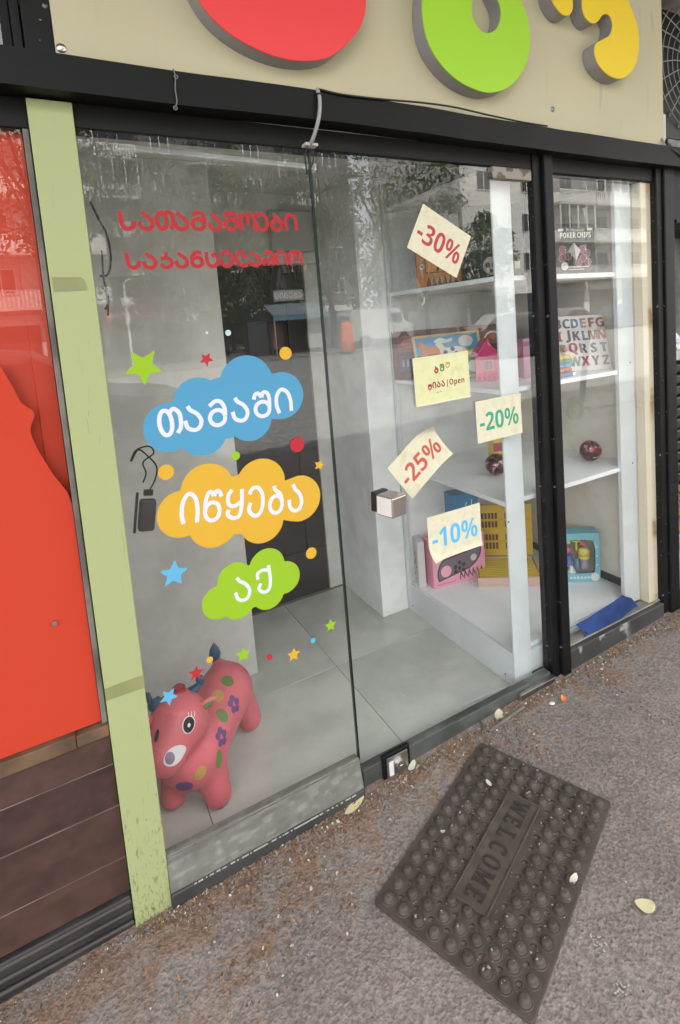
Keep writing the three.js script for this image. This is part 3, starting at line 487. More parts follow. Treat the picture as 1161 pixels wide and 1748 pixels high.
boxToy('poker_box', 'black carton of poker chips on the top right shelf', [1.875, SH[3], -0.16], -0.22, 0.19, 0.205, 0.05, [0.012, 0.012, 0.013], (c, w, h) => {
  c.fillStyle = '#161514'; c.fillRect(0, 0, w, h); c.fillStyle = '#d8d4cb'; c.textAlign = 'center'; c.font = `bold ${w * 0.16}px sans-serif`; c.fillText('POKER CHIPS', w / 2, h * 0.27, w * 0.8); c.font = `${w * 0.085}px sans-serif`; c.fillText('Professional', w / 2, h * 0.14, w * 0.5);
  for (const [x, y, col] of [[0.16, 0.5, '#7c3d42'], [0.14, 0.66, '#6d3a40'], [0.2, 0.82, '#c9c5bd'], [0.66, 0.5, '#8c5a62'], [0.78, 0.58, '#6d3a40'], [0.68, 0.68, '#7d4a52'], [0.56, 0.76, '#8c5a62'], [0.8, 0.76, '#7d4a52'], [0.3, 0.62, '#59343a']]) { c.fillStyle = col; c.beginPath(); c.arc(w * x, h * y, w * 0.085, 0, 7); c.fill(); c.strokeStyle = '#cfcac0'; c.setLineDash([4, 7]); c.lineWidth = 4; c.stroke(); c.setLineDash([]); }
  c.fillStyle = '#cdc9c2'; c.beginPath(); c.moveTo(w * 0.45, h * 0.36); c.lineTo(w * 0.62, h * 0.52); c.lineTo(w * 0.5, h * 0.72); c.lineTo(w * 0.3, h * 0.52); c.fill(); c.fillStyle = '#8d8983'; c.beginPath(); c.moveTo(w * 0.45, h * 0.36); c.lineTo(w * 0.5, h * 0.72); c.lineTo(w * 0.3, h * 0.52); c.fill();
  c.fillStyle = '#cfcac0'; c.fillRect(w * 0.24, h * 0.84, w * 0.58, 4); c.fillRect(w * 0.3, h * 0.89, w * 0.4, 3); c.fillRect(w * 0.06, h * 0.08, w * 0.14, h * 0.05); c.fillRect(w * 0.8, h * 0.08, w * 0.14, h * 0.05);
}, { cat: 'carton' });
// second shelf from the top
{
  const t = thing('animal_puzzle', 'wooden puzzle board with farm animals above the open sign', 'puzzle', [1.475, SH[2] + 0.002, -0.47], 0.0);
  t.rotation.set(-0.4, -0.42, 0.03, 'YXZ'); t.scale.setScalar(0.95);
  mesh('board', bx(-0.16, 0.16, 0, 0.225, -0.012, 0, 0.003), std([0.55, 0.42, 0.22], 0.6), t);
  mesh('frame', [bx(-0.16, -0.148, 0.0005, 0.2245, 0.0005, 0.006, 0.001), bx(0.148, 0.16, 0.0005, 0.2245, 0.0005, 0.006, 0.001), bx(-0.1475, 0.1475, 0.0005, 0.012, 0.0005, 0.006, 0.001), bx(-0.1475, 0.1475, 0.213, 0.2245, 0.0005, 0.006, 0.001)], std([0.6, 0.48, 0.27], 0.6), t);
  const piece = (pts, c, z = 0.0006, d = 0.003) => { const m = mesh('puzzle_piece', ext(poly(smooth(pts, 4)), d, 0.0006, 4), std(c, 0.5), t); m.position.z = z; return m; };
  const rectp = (x0, y0, x1, y1, wob) => { const p = []; for (let i = 0; i <= 6; i++) p.push([x0 + (x1 - x0) * i / 6, y0]); for (let i = 6; i >= 0; i--) p.push([x0 + (x1 - x0) * i / 6, y1 + wob * Math.sin(i * 2.1)]); return p; };
  mesh('puzzle_piece', ext(poly([[-0.147, 0.13], [0.147, 0.14], [0.147, 0.212], [-0.147, 0.212]]), 0.0012), std([0.08, 0.3, 0.5], 0.5), t).position.z = 0.0004;
  mesh('puzzle_piece', ext(poly([[-0.147, 0.0125], [0.147, 0.0125], [0.147, 0.1395], [-0.147, 0.1295]]), 0.001), std([0.16, 0.25, 0.05], 0.5), t).position.z = 0.0004;
  const animal = (x, y, s) => [[x - 0.05 * s, y - 0.03 * s], [x - 0.045 * s, y + 0.02 * s], [x - 0.06 * s, y + 0.045 * s], [x - 0.035 * s, y + 0.05 * s], [x - 0.02 * s, y + 0.028 * s], [x + 0.03 * s, y + 0.028 * s], [x + 0.05 * s, y + 0.02 * s], [x + 0.05 * s, y - 0.03 * s], [x + 0.03 * s, y - 0.03 * s], [x + 0.025 * s, y - 0.008 * s], [x - 0.02 * s, y - 0.008 * s], [x - 0.03 * s, y - 0.032 * s]];
  piece(animal(-0.075, 0.135, 1.1), [0.62, 0.2, 0.06], 0.002); piece(animal(0.01, 0.125, 1.1), [0.7, 0.68, 0.6], 0.0022); piece(animal(0.1, 0.11, 0.8), [0.6, 0.4, 0.05], 0.002);
  for (const [x, y] of [[-0.015, 0.13], [0.02, 0.145], [0.035, 0.12]]) piece([[x - 0.01, y], [x, y + 0.012], [x + 0.011, y], [x, y - 0.012]], [0.02, 0.02, 0.02], 0.0056, 0.0015);
  piece([[0.06, 0.16], [0.055, 0.185], [0.08, 0.205], [0.11, 0.2], [0.125, 0.18], [0.11, 0.155], [0.085, 0.15]], [0.6, 0.6, 0.58], 0.0022); piece([[0.085, 0.03], [0.08, 0.06], [0.1, 0.08], [0.13, 0.07], [0.135, 0.035], [0.11, 0.022]], [0.68, 0.67, 0.64], 0.002); piece(animal(-0.09, 0.05, 0.9), [0.5, 0.34, 0.2], 0.002);
  piece([[-0.06, 0.19], [-0.03, 0.205], [0.0, 0.195], [0.03, 0.2], [0.025, 0.185], [-0.05, 0.18]], [0.7, 0.7, 0.68], 0.0018, 0.0015);
}
{
  const t = boxToy('picture_box', 'dark red picture carton leaning behind the open sign', [1.47, SH[2], -0.66], 0.5, 0.3, 0.22, 0.05, [0.09, 0.03, 0.03], (c, w, h) => {
    c.fillStyle = '#5c2f2c'; c.fillRect(0, 0, w, h); c.fillStyle = '#7a4a44'; c.fillRect(w * 0.08, h * 0.1, w * 0.5, h * 0.34); c.fillStyle = '#b06a66'; c.beginPath(); c.ellipse(w * 0.26, h * 0.26, w * 0.13, h * 0.1, 0, 0, 7); c.fill(); c.fillStyle = '#4d4a66'; c.fillRect(w * 0.1, h * 0.52, w * 0.4, h * 0.34); c.fillStyle = '#86839a'; for (let k = 0; k < 5; k++) c.fillRect(w * (0.13 + 0.07 * k), h * 0.6, w * 0.04, h * 0.16); });
  t.rotation.set(-0.12, -0.55, 0.0, 'YXZ');
  const b = boxToy('carton', 'brown carton standing behind the pink toy house', [1.8, SH[2], -0.6], -0.4, 0.26, 0.22, 0.05, [0.15, 0.1, 0.07], (c, w, h) => { c.fillStyle = '#6d5546'; c.fillRect(0, 0, w, h); c.fillStyle = '#8d7663'; c.fillRect(w * 0.1, h * 0.1, w * 0.8, h * 0.3); c.fillStyle = '#4b382f'; c.fillRect(w * 0.2, h * 0.5, w * 0.5, h * 0.3); });
}
{
  const t = thing('toy_house', 'pink toy house with a magenta roof and picket fence', 'toy house', [1.52, SH[2], -0.3], -0.5); t.scale.setScalar(0.86);
  const pk = std([0.75, 0.3, 0.36], 0.45), mg = std([0.55, 0.04, 0.16], 0.4), pl = std([0.78, 0.5, 0.5], 0.45);
  mesh('front_wall', ext(poly([[-0.06, 0], [0.06, 0], [0.06, 0.11], [0, 0.19], [-0.06, 0.11]]), 0.012, 0.001), pk, t);
  mesh('side_wall', bx(0.0605, 0.13, 0, 0.11, -0.1, 0.012, 0.002), pk, t);
  const r1 = mesh('roof', bx(-0.012, 0.14, -0.006, 0.006, -0.11, 0.02, 0.002), mg, t); r1.position.set(0.01, 0.16, 0); r1.rotation.z = -0.62;
  const r2 = mesh('roof', bx(-0.1, 0.0, -0.006, 0.006, -0.11, 0.02, 0.002), mg, t); r2.position.set(0.005, 0.198, 0); r2.rotation.z = 0.92;
  mesh('gable', ext(poly([[-0.045, 0.118], [0.045, 0.118], [0, 0.178]]), 0.003, 0.0006), mg, t).position.z = 0.0125;
  const w = mesh('window', bx(-0.022, 0.022, 0.05, 0.1, 0.0125, 0.015, 0.001), pl, t); mesh('pane', [bx(-0.018, -0.001, 0.054, 0.096, 0.0152, 0.0165), bx(0.001, 0.018, 0.054, 0.096, 0.0152, 0.0165)], std([0.45, 0.3, 0.38], 0.3), w);
  const w2 = mesh('window', bx(0.078, 0.112, 0.05, 0.1, 0.0125, 0.015, 0.001), pl, t); mesh('pane', [bx(0.082, 0.094, 0.054, 0.096, 0.0152, 0.0165), bx(0.096, 0.108, 0.054, 0.096, 0.0152, 0.0165)], std([0.45, 0.3, 0.38], 0.3), w2);
  for (let k = 0; k < 9; k++) mesh('picket', ext(poly([[-0.006, 0], [0.006, 0], [0.006, 0.035], [0, 0.045], [-0.006, 0.035]]), 0.003), std([0.7, 0.18, 0.28], 0.45), t).position.set(-0.06 + k * 0.023, 0.0, 0.03);
  mesh('fence_rail', bx(-0.066, 0.13, 0.015, 0.021, 0.026, 0.0295), std([0.7, 0.18, 0.28], 0.45), t);
  mesh('handle', tube([[0.0, 0.2, -0.045], [0.02, 0.225, -0.045], [0.06, 0.225, -0.045], [0.09, 0.16, -0.045]], 0.004), pl, t);
}
{
  const t = thing('alphabet_puzzle', 'white alphabet puzzle board with coloured letters', 'puzzle', [1.925, SH[2] + 0.001, -0.17], 0);
  t.rotation.set(-0.3, -0.42, -0.02, 'YXZ');
  mesh('board', bx(-0.135, 0.135, 0, 0.245, -0.008, 0, 0.003), std([0.66, 0.62, 0.57], 0.5), t);
  const cols = [[0.36, 0.09, 0.09], [0.08, 0.2, 0.32], [0.36, 0.12, 0.12], [0.16, 0.11, 0.11], [0.3, 0.22, 0.15], [0.2, 0.24, 0.17], [0.13, 0.13, 0.15], [0.4, 0.13, 0.14]].map((c) => std(c, 0.45));
  ['ABCDEFG', 'HIJKLMN', 'OPQRST', 'UVWXYZ'].forEach((row, j) => [...row].forEach((ch, i) => { const m = mesh('letter', textGeo(ch, 0.041, 0.004), cols[(i * 3 + j * 5) % 8], t); m.position.set(-0.113 + i * (row.length === 7 ? 0.0375 : 0.045), 0.21 - j * 0.056, 0.0004); }));
}
{
  const t = thing('stacking_toy', 'wooden stacking rings toy in front of the alphabet board', 'toy', [1.735, SH[2], -0.115], 0.1);
  mesh('base', bx(-0.055, 0.055, 0, 0.018, -0.03, 0.03, 0.006), std([0.12, 0.18, 0.32], 0.45), t);
  const rc = [[0.55, 0.2, 0.1], [0.15, 0.32, 0.5], [0.1, 0.3, 0.2], [0.7, 0.5, 0.06]];
  for (const x of [-0.026, 0.027]) for (let k = 0; k < 4; k++) mesh('ring', new THREE.TorusGeometry(0.0165 - 0.001 * k, 0.0095, 10, 20).rotateX(Math.PI / 2).translate(x, 0.027 + k * 0.0165, 0), std(rc[k], 0.4), t);
  mesh('peg', [cyl(0.006, 0.006, 0.09, -0.026, 0.06, 0), cyl(0.006, 0.006, 0.09, 0.027, 0.06, 0)], std([0.6, 0.45, 0.28], 0.5), t);
  mesh('knob', [new THREE.SphereGeometry(0.012, 14, 10).translate(-0.026, 0.108, 0), new THREE.SphereGeometry(0.012, 14, 10).translate(0.027, 0.108, 0)], std([0.65, 0.3, 0.25], 0.4), t);
  mesh('price_tag', bx(0.03, 0.05, 0.002, 0.016, 0.0305, 0.0312), std([0.75, 0.75, 0.72], 0.6), t);
  const p = boxToy('pink_box', 'small pink carton half hidden behind the stacking rings', [1.71, SH[2], -0.22], -0.3, 0.14, 0.16, 0.05, [0.6, 0.3, 0.4], (c, w, h) => { c.fillStyle = '#c995ad'; c.fillRect(0, 0, w, h); c.fillStyle = '#e6d2c9'; c.beginPath(); c.arc(w * 0.5, h * 0.55, w * 0.3, 0, 7); c.fill(); c.fillStyle = '#a06f8c'; c.fillRect(0, h * 0.06, w, h * 0.12); });
}
// third shelf: two shiny balls
{
  const tx = (a) => tex(256, 128, (u, v) => { const n = fbm(u, v, 6, 4, a), s = sstep(0.52, 0.56, n), b = sstep(0.6, 0.63, fbm(u, v, 9, 3, a + 2)); return [0.13 + 0.34 * s + 0.3 * b, 0.06 + 0.08 * s + 0.42 * b, 0.07 + 0.1 * s + 0.42 * b]; });
  const ball = (label, x, z, a) => { const t = thing('glitter_ball', label, 'ball', [x, SH[1] + 0.046, z], a, undefined); mesh('skin', new THREE.SphereGeometry(0.046, 40, 28), std([1, 1, 1], 0.12, { map: tx(161 + a), metalness: 0.1 }), t); mesh('seam', new THREE.TorusGeometry(0.0461, 0.0006, 5, 60).rotateX(1.2), M.dark2, t); mesh('valve', cyl(0.004, 0.004, 0.002, 0, 0.046, 0, 10), M.dark2, t); t.rotation.z = 0.7; };
  ball('shiny dark red ball on the middle shelf in the narrow right window', 2.005, -0.205, 1); ball('dark patterned ball half hidden by the white post behind the -20% paper', 1.565, -0.33, 4);
  const t = boxToy('yellow_box', 'yellow carton with red stripe behind the -20% paper', [1.655, SH[1], -0.4], -0.3, 0.09, 0.2, 0.05, [0.62, 0.5, 0.08], (c, w, h) => { c.fillStyle = '#d4bd52'; c.fillRect(0, 0, w, h); c.fillStyle = '#9c4a52'; c.fillRect(0, h * 0.4, w, h * 0.2); c.fillStyle = '#3f6a8c'; c.fillRect(w * 0.3, h * 0.66, w * 0.5, h * 0.24); });
}
// bottom shelf
boxToy('white_box', 'narrow white carton with black print beside the pink box', [1.395, SH[0], -0.715], -0.35, 0.035, 0.225, 0.1, [0.6, 0.6, 0.58], (c, w, h) => { c.fillStyle = '#cfcdc8'; c.fillRect(0, 0, w, h); }, { side: (c, w, h) => { c.fillStyle = '#c9c7c2'; c.fillRect(0, 0, w, h); c.strokeStyle = '#2c2c2c'; c.lineWidth = 7; for (const y of [0.4, 0.6, 0.84]) { c.beginPath(); c.moveTo(w * 0.3, h * y); c.lineTo(w * 0.5, h * (y - 0.12)); c.lineTo(w * 0.7, h * y); c.lineTo(w * 0.55, h * (y + 0.06)); c.stroke(); } } });
boxToy('pink_box', 'pink carton with a window showing grey shoes behind the -10% paper', [1.555, SH[0], -0.645], -0.13, 0.29, 0.225, 0.09, [0.78, 0.3, 0.4], (c, w, h) => {
  c.fillStyle = '#e79bb0'; c.fillRect(0, 0, w, h); c.fillStyle = '#6d6670'; c.beginPath(); c.moveTo(w * 0.1, h * 0.86); c.quadraticCurveTo(w * 0.04, h * 0.6, w * 0.2, h * 0.42); c.lineTo(w * 0.92, h * 0.3); c.quadraticCurveTo(w * 0.96, h * 0.55, w * 0.7, h * 0.72); c.closePath(); c.fill(); c.strokeStyle = '#3b343c'; c.lineWidth = 6; c.stroke();
  c.fillStyle = '#f0a7b6'; c.beginPath(); c.arc(w * 0.24, h * 0.68, w * 0.1, 0, 7); c.fill(); c.fillStyle = '#37323a'; for (const [x, y] of [[0.42, 0.64], [0.5, 0.68], [0.5, 0.56], [0.58, 0.62], [0.42, 0.74], [0.57, 0.74]]) { c.beginPath(); c.arc(w * x, h * y, w * 0.035, 0, 7); c.fill(); } c.fillStyle = '#c9c3c9'; c.beginPath(); c.arc(w * 0.78, h * 0.52, w * 0.06, 0, 7); c.fill();
  c.strokeStyle = '#3b343c'; c.lineWidth = 5; for (let k = 0; k < 6; k++) { c.beginPath(); c.moveTo(w * (0.5 + 0.08 * k), h * 0.94); c.lineTo(w * (0.52 + 0.08 * k), h * 0.78); c.lineTo(w * (0.56 + 0.08 * k), h * 0.9); c.stroke(); } c.fillStyle = '#b96f86'; c.fillRect(w * 0.06, h * 0.93, w * 0.36, h * 0.02); });
boxToy('blue_carton', 'blue carton with a black and white top above the -10% paper', [1.66, SH[0] + 0.002, -0.7], -0.15, 0.14, 0.4, 0.09, [0.06, 0.25, 0.42], (c, w, h) => { c.fillStyle = '#3f86ad'; c.fillRect(0, 0, w, h); c.strokeStyle = '#e8eef0'; c.lineWidth = 9; c.beginPath(); c.arc(w * 0.58, h * 0.14, w * 0.09, 0.5, 4.5); c.moveTo(w * 0.75, h * 0.08); c.lineTo(w * 0.7, h * 0.2); c.stroke(); });
{
  const t = thing('yellow_game', 'open yellow game box with its lid standing upright', 'game box', [1.78, SH[0], -0.53], -0.62);
  const lid = mesh('lid', bx(-0.15, 0.15, 0.045, 0.31, -0.125, -0.11, 0.002), std([0.66, 0.45, 0.03], 0.5), t);
  const f = facePrint(0.29, 0.255, 256, 224, (c, w, h) => { c.fillStyle = '#cfa92c'; c.fillRect(0, 0, w, h); c.fillStyle = '#5f3a20'; for (const y of [0.14, 0.58]) for (const x of [0.1, 0.56]) for (let k = 0; k < 6; k++) { c.fillRect(w * (x + 0.058 * k), h * y, w * 0.042, h * 0.3); } c.fillStyle = '#c9a02a'; for (const y of [0.26, 0.7]) c.fillRect(0, h * y, w, h * 0.05); });
  mesh('lid_print', f.geo, f.mat, lid).position.set(0, 0.178, -0.1094);
  mesh('tray', [bx(-0.15, 0.15, 0, 0.012, -0.1, 0.13, 0.001), bx(-0.15, -0.142, 0.0125, 0.045, -0.1, 0.13, 0.001), bx(0.142, 0.15, 0.0125, 0.045, -0.1, 0.13, 0.001), bx(-0.1415, 0.1415, 0.0125, 0.045, 0.122, 0.13, 0.001), bx(-0.1415, 0.1415, 0.0125, 0.045, -0.1, -0.092, 0.001)], std([0.6, 0.4, 0.33], 0.6), t);
  for (let k = 0; k < 11; k++) mesh('stick', bx(-0.138, 0.138, 0.026, 0.042, -0.088 + k * 0.0192, -0.078 + k * 0.0192, 0.002), std([0.62, 0.43, 0.04], 0.5), t);
  mesh('inlay', bx(-0.14, 0.14, 0.013, 0.024, -0.09, 0.12), std([0.1, 0.06, 0.03], 0.6), t);
}
{
  const t = thing('toy_set_box', 'light blue carton with a window of small plastic toys', 'box', [1.985, SH[0], -0.27], -0.6);
  const bl = card([0.16, 0.42, 0.5]);
  const w = 0.185, h = 0.235, d = 0.075;
  mesh('back', bx(-w / 2, w / 2, 0, h, -d, -d + 0.003), bl, t);
  mesh('side', [bx(-w / 2, -w / 2 + 0.003, 0, h, -d + 0.0035, 0), bx(w / 2 - 0.003, w / 2, 0, h, -d + 0.0035, 0), bx(-w / 2 + 0.0035, w / 2 - 0.0035, 0, 0.003, -d + 0.0035, 0), bx(-w / 2 + 0.0035, w / 2 - 0.0035, h - 0.003, h, -d + 0.0035, 0)], bl, t);
  const fr = poly([[-w / 2, 0], [w / 2, 0], [w / 2, h], [-w / 2, h]]); fr.holes.push(new THREE.Path(smooth([[-0.064, 0.045], [-0.068, 0.05], [-0.068, 0.19], [-0.06, 0.2], [0.06, 0.2], [0.068, 0.19], [0.068, 0.05], [0.06, 0.045]], 3).map((p) => new THREE.Vector2(...p))));
  mesh('front', ext(fr, 0.003), std([0.2, 0.46, 0.52], 0.45), t).position.z = 0.0005;
  mesh('window_film', new THREE.PlaneGeometry(0.136, 0.155).translate(0, 0.1225, 0.0002), M.glass, t);
  mesh('inner_card', bx(-0.085, 0.085, 0.02, 0.225, -0.066, -0.062), std([0.3, 0.27, 0.22], 0.7), t);
  for (const [x, y, r] of [[-0.078, 0.016, 0.02], [0.074, 0.018, 0.024]]) mesh('corner_print', new THREE.CircleGeometry(r * 0.8, 18).translate(x * 0.92, y + 0.006, 0.0042), std([0.72, 0.7, 0.7], 0.5), t);
  for (let k = 0; k < 7; k++) mesh('dot_print', new THREE.CircleGeometry(0.005, 10).translate((k % 2 ? 1 : -1) * 0.079, 0.06 + k * 0.022, 0.0042), std([0.55, 0.7, 0.72], 0.5), t);
  mesh('lettering', [0, 1, 2, 3, 4, 5].map((k) => bx(-0.045 + k * 0.016, -0.034 + k * 0.016, 0.018, 0.028, 0.0037, 0.0044)), std([0.6, 0.72, 0.7], 0.5), t);
  const toy = (c, g) => mesh('small_toy', g, std(c, 0.35), t);
  toy([0.7, 0.6, 0.1], [new THREE.SphereGeometry(0.028, 18, 12).scale(1, 0.8, 0.7).translate(0.032, 0.13, -0.035), cyl(0.026, 0.024, 0.016, 0.032, 0.11, -0.035)]);
  toy([0.6, 0.12, 0.2], [new THREE.SphereGeometry(0.014, 12, 8).translate(0.032, 0.168, -0.035), new THREE.SphereGeometry(0.012, 12, 8).translate(0.022, 0.176, -0.035)]);
  toy([0.75, 0.7, 0.05], [bx(-0.02, 0.02, 0.178, 0.187, -0.04, -0.03, 0.002), bx(-0.005, 0.003, 0.14, 0.178, -0.04, -0.03, 0.002)]);
  toy([0.1, 0.16, 0.45], [cyl(0.016, 0.02, 0.03, -0.04, 0.105, -0.035), bx(-0.056, -0.024, 0.06, 0.089, -0.05, -0.02, 0.006)]); toy([0.62, 0.16, 0.2], [new THREE.SphereGeometry(0.018, 14, 10).translate(-0.042, 0.14, -0.035)]);
  toy([0.7, 0.68, 0.68], [bx(-0.058, -0.028, 0.172, 0.192, -0.045, -0.03, 0.002), cyl(0.02, 0.006, 0.03, -0.03, 0.055, -0.02)]); toy([0.35, 0.28, 0.32], [cyl(0.017, 0.02, 0.045, 0.034, 0.075, -0.035), bx(-0.004, 0.006, 0.05, 0.1, -0.04, -0.03, 0.002)]); toy([0.15, 0.3, 0.5], [cyl(0.008, 0.008, 0.04, -0.002, 0.08, -0.03)]);
}
{ // black adapter and cables behind the clear pane by the green post
  const r = thing('power_adapter', 'black power adapter hanging behind the glass by the green post', 'adapter', [0.15, 0.975, -0.13]);
  mesh('body', bx(-0.02, 0.022, -0.045, 0.04, -0.03, 0.0, 0.008), std([0.05, 0.05, 0.052], 0.7), r); mesh('clip_bar', bx(-0.031, -0.024, -0.05, 0.06, -0.02, -0.008, 0.003), M.dark2, r); mesh('plug', bx(-0.012, 0.012, 0.0505, 0.066, -0.02, -0.008, 0.002), M.dark, r); r.rotation.z = -0.18;
  const w = thing('black_wires', 'loose black wires dangling behind the left edge of the clear pane', 'wires', [0, 0, 0]);
  mesh('wire', tube([[0.1, 1.77, -0.04], [0.112, 1.735, -0.045], [0.126, 1.7, -0.05], [0.13, 1.64, -0.05], [0.116, 1.6, -0.05], [0.1, 1.6, -0.05]], 0.0028), M.dark, w);
  mesh('wire', tube([[0.112, 1.66, -0.05], [0.109, 1.6, -0.05], [0.112, 1.54, -0.05], [0.108, 1.505, -0.05]], 0.0022), M.dark, w);
  mesh('wire', tube([[0.101, 1.575, -0.05], [0.111, 1.56, -0.05], [0.112, 1.535, -0.05], [0.104, 1.52, -0.05]], 0.003), M.dark, w);
  mesh('wire', tube([[0.12, 1.14, -0.07], [0.135, 1.165, -0.07], [0.17, 1.168, -0.08], [0.178, 1.15, -0.08], [0.15, 1.13, -0.08], [0.155, 1.1, -0.09], [0.148, 1.07, -0.115]], 0.002, 60), M.dark, w);
  mesh('wire', tube([[0.122, 1.14, -0.07], [0.142, 1.165, -0.075], [0.162, 1.145, -0.08], [0.182, 1.11, -0.09], [0.176, 1.075, -0.1], [0.16, 1.05, -0.1]], 0.002), M.dark, w);
}

// ---------------------------------------------------------------- price papers taped to the door
function paper(label, word, color, cx, cy, w, h, ang, curls = [], draw, name = 'price_paper') {
  const t = thing(name, label, 'paper sign', [cx, cy, 0.0025]); t.rotation.z = ang;
  const g = new THREE.PlaneGeometry(w, h, 24, 18), p = g.attributes.position;
  for (let i = 0; i < p.count; i++) {
    let x = p.getX(i), y = p.getY(i), z = 0.0012 * fbm(x * 2 + 1, y * 2 + 1, 6, 3, 171 + word.length);
    for (const [sx, sy, r, k] of curls) { const d = (sx * x / w + sy * y / h) - (1 - r); if (d > 0) { z += k * d * d * 0.5; x -= sx * d * d * 0.08 * k; y -= sy * d * d * 0.08 * k; } }
    p.setXYZ(i, x, y, z);
  }
  g.computeVertexNormals();
  const map = canvasTex(512, Math.round(512 * h / w), (c, W, H) => {
    c.fillStyle = draw ? '#d6d4a2' : '#d6d0b4'; c.fillRect(0, 0, W, H); reseed(word.length * 99 + cx * 1000 | 0);
    for (let k = 0; k < 90; k++) { c.fillStyle = `rgba(${rnd() < 0.5 ? '120,105,70' : '255,252,235'},0.035)`; c.beginPath(); c.ellipse(rnd() * W, rnd() * H, 10 + rnd() * 60, 6 + rnd() * 30, rnd() * 3, 0, 7); c.fill(); }
    if (draw) draw(c, W, H); else { c.fillStyle = color; c.textAlign = 'center'; c.textBaseline = 'middle'; c.font = `bold ${H * 0.6}px sans-serif`; c.fillText(word, W * 0.5, H * 0.53, W * 0.88); }
  });
  mesh('sheet', g, std([1, 1, 1], 0.85, { map, side: THREE.DoubleSide }), t);
  return t;
}
paper('cream paper reading -30%, tilted down to the right', '-30%', '#b0424a', 1.076, 1.674, 0.207, 0.149, -0.487, [[1, -1, 0.25, 0.05]]);
paper('cream paper reading -20% in green', '-20%', '#3f9b76', 1.286, 1.082, 0.205, 0.143, 0.02, [[1, 1, 0.3, 0.1], [1, -1, 0.2, 0.06]]);
paper('cream paper reading -25%, tilted up to the right with a curled corner', '-25%', '#c0564e', 0.947, 0.997, 0.2, 0.142, 0.625, [[1, 1, 0.42, 0.35], [1, -1, 0.34, 0.28]]);
paper('cream paper reading -10% in blue with a lifted lower edge', '-10%', '#58aee0', 1.068, 0.732, 0.22, 0.15, 0.0, [[-1, -1, 0.42, 0.3], [0, -2, 0.3, 0.12]]);
{
  const t = paper('pale yellow sign reading Open with a small three colour logo', 'Open', '#8c2f2c', 1.0525, 1.2455, 0.213, 0.149, 0.018, [], (c, W, H) => {
    const logo = (key, x, y, s, col, lw) => { c.strokeStyle = col; strokeOnCanvas(c, key, x, y, s, s * 1.25, lw); };
    logo('b', W * 0.37, H * 0.36, W * 0.07, '#a3322c', 13); logo('sh', W * 0.475, H * 0.34, W * 0.075, '#4d7a42', 11); logo('gh', W * 0.585, H * 0.26, W * 0.07, '#b09a45', 9);
    c.strokeStyle = '#8c2f2c'; ['gh', 'i', 'a', 'a'].forEach((k, i) => strokeOnCanvas(c, k, W * (0.235 + 0.082 * i), H * 0.67, W * 0.058, H * 0.115, 10));
    c.fillStyle = '#7c2b22'; c.textBaseline = 'alphabetic'; c.textAlign = 'left'; c.font = `bold ${H * 0.17}px sans-serif`; c.fillText('|Open', W * 0.555, H * 0.665); c.fillStyle = 'rgba(150,140,95,0.7)'; c.fillRect(W * 0.37, H * 0.77, W * 0.05, H * 0.025); c.fillRect(W * 0.43, H * 0.765, W * 0.05, H * 0.02);
  }, 'open_sign');
  mesh('holder_edge', [bx(-0.107, 0.107, 0.0735, 0.0765, 0, 0.003), bx(-0.107, 0.107, -0.0765, -0.0735, 0, 0.003), bx(-0.109, -0.1065, -0.076, 0.076, 0, 0.003), bx(0.1065, 0.109, -0.076, 0.076, 0, 0.003)], std([0.72, 0.7, 0.5], 0.4), t);
}

// ---------------------------------------------------------------- window stickers
M.stBlue = std([0.085, 0.3, 0.48], 0.5); M.stYellow = std([0.66, 0.38, 0.04], 0.5); M.stGreen = std([0.29, 0.48, 0.025], 0.5); M.stRed = std([0.45, 0.03, 0.04], 0.5); M.stSky = std([0.12, 0.4, 0.62], 0.5); M.stWhite = std([0.68, 0.68, 0.74], 0.55); M.stPale = std([0.5, 0.62, 0.62], 0.5);
M.stText = std([0.42, 0.03, 0.035], 0.5);
for (const k of Object.keys(M)) if (/^st[A-Z]/.test(k)) { const m = new THREE.MeshPhysicalMaterial({ color: M[k].color, roughness: 0.55, specularIntensity: 0.35 }); M[k] = m; }
function cloud(label, mat, lobes, c) {
  const pts = [], N = 220;
  for (let i = 0; i < N; i++) { const a = i / N * Math.PI * 2, dx = Math.cos(a), dy = Math.sin(a); let R = 0; for (const [x, y, r] of lobes) { const px = x - c[0], py = y - c[1], b = px * dx + py * dy, q = b * b - (px * px + py * py - r * r); if (q > 0) R = Math.max(R, b + Math.sqrt(q)); } pts.push([c[0] + dx * R, c[1] + dy * R]); }
  const t = thing('cloud_sticker', label, 'window sticker', [0, 0, 0.0015]);
  mesh('cloud_shape', ext(poly(pts), 0.0004), mat, t); return t;
}
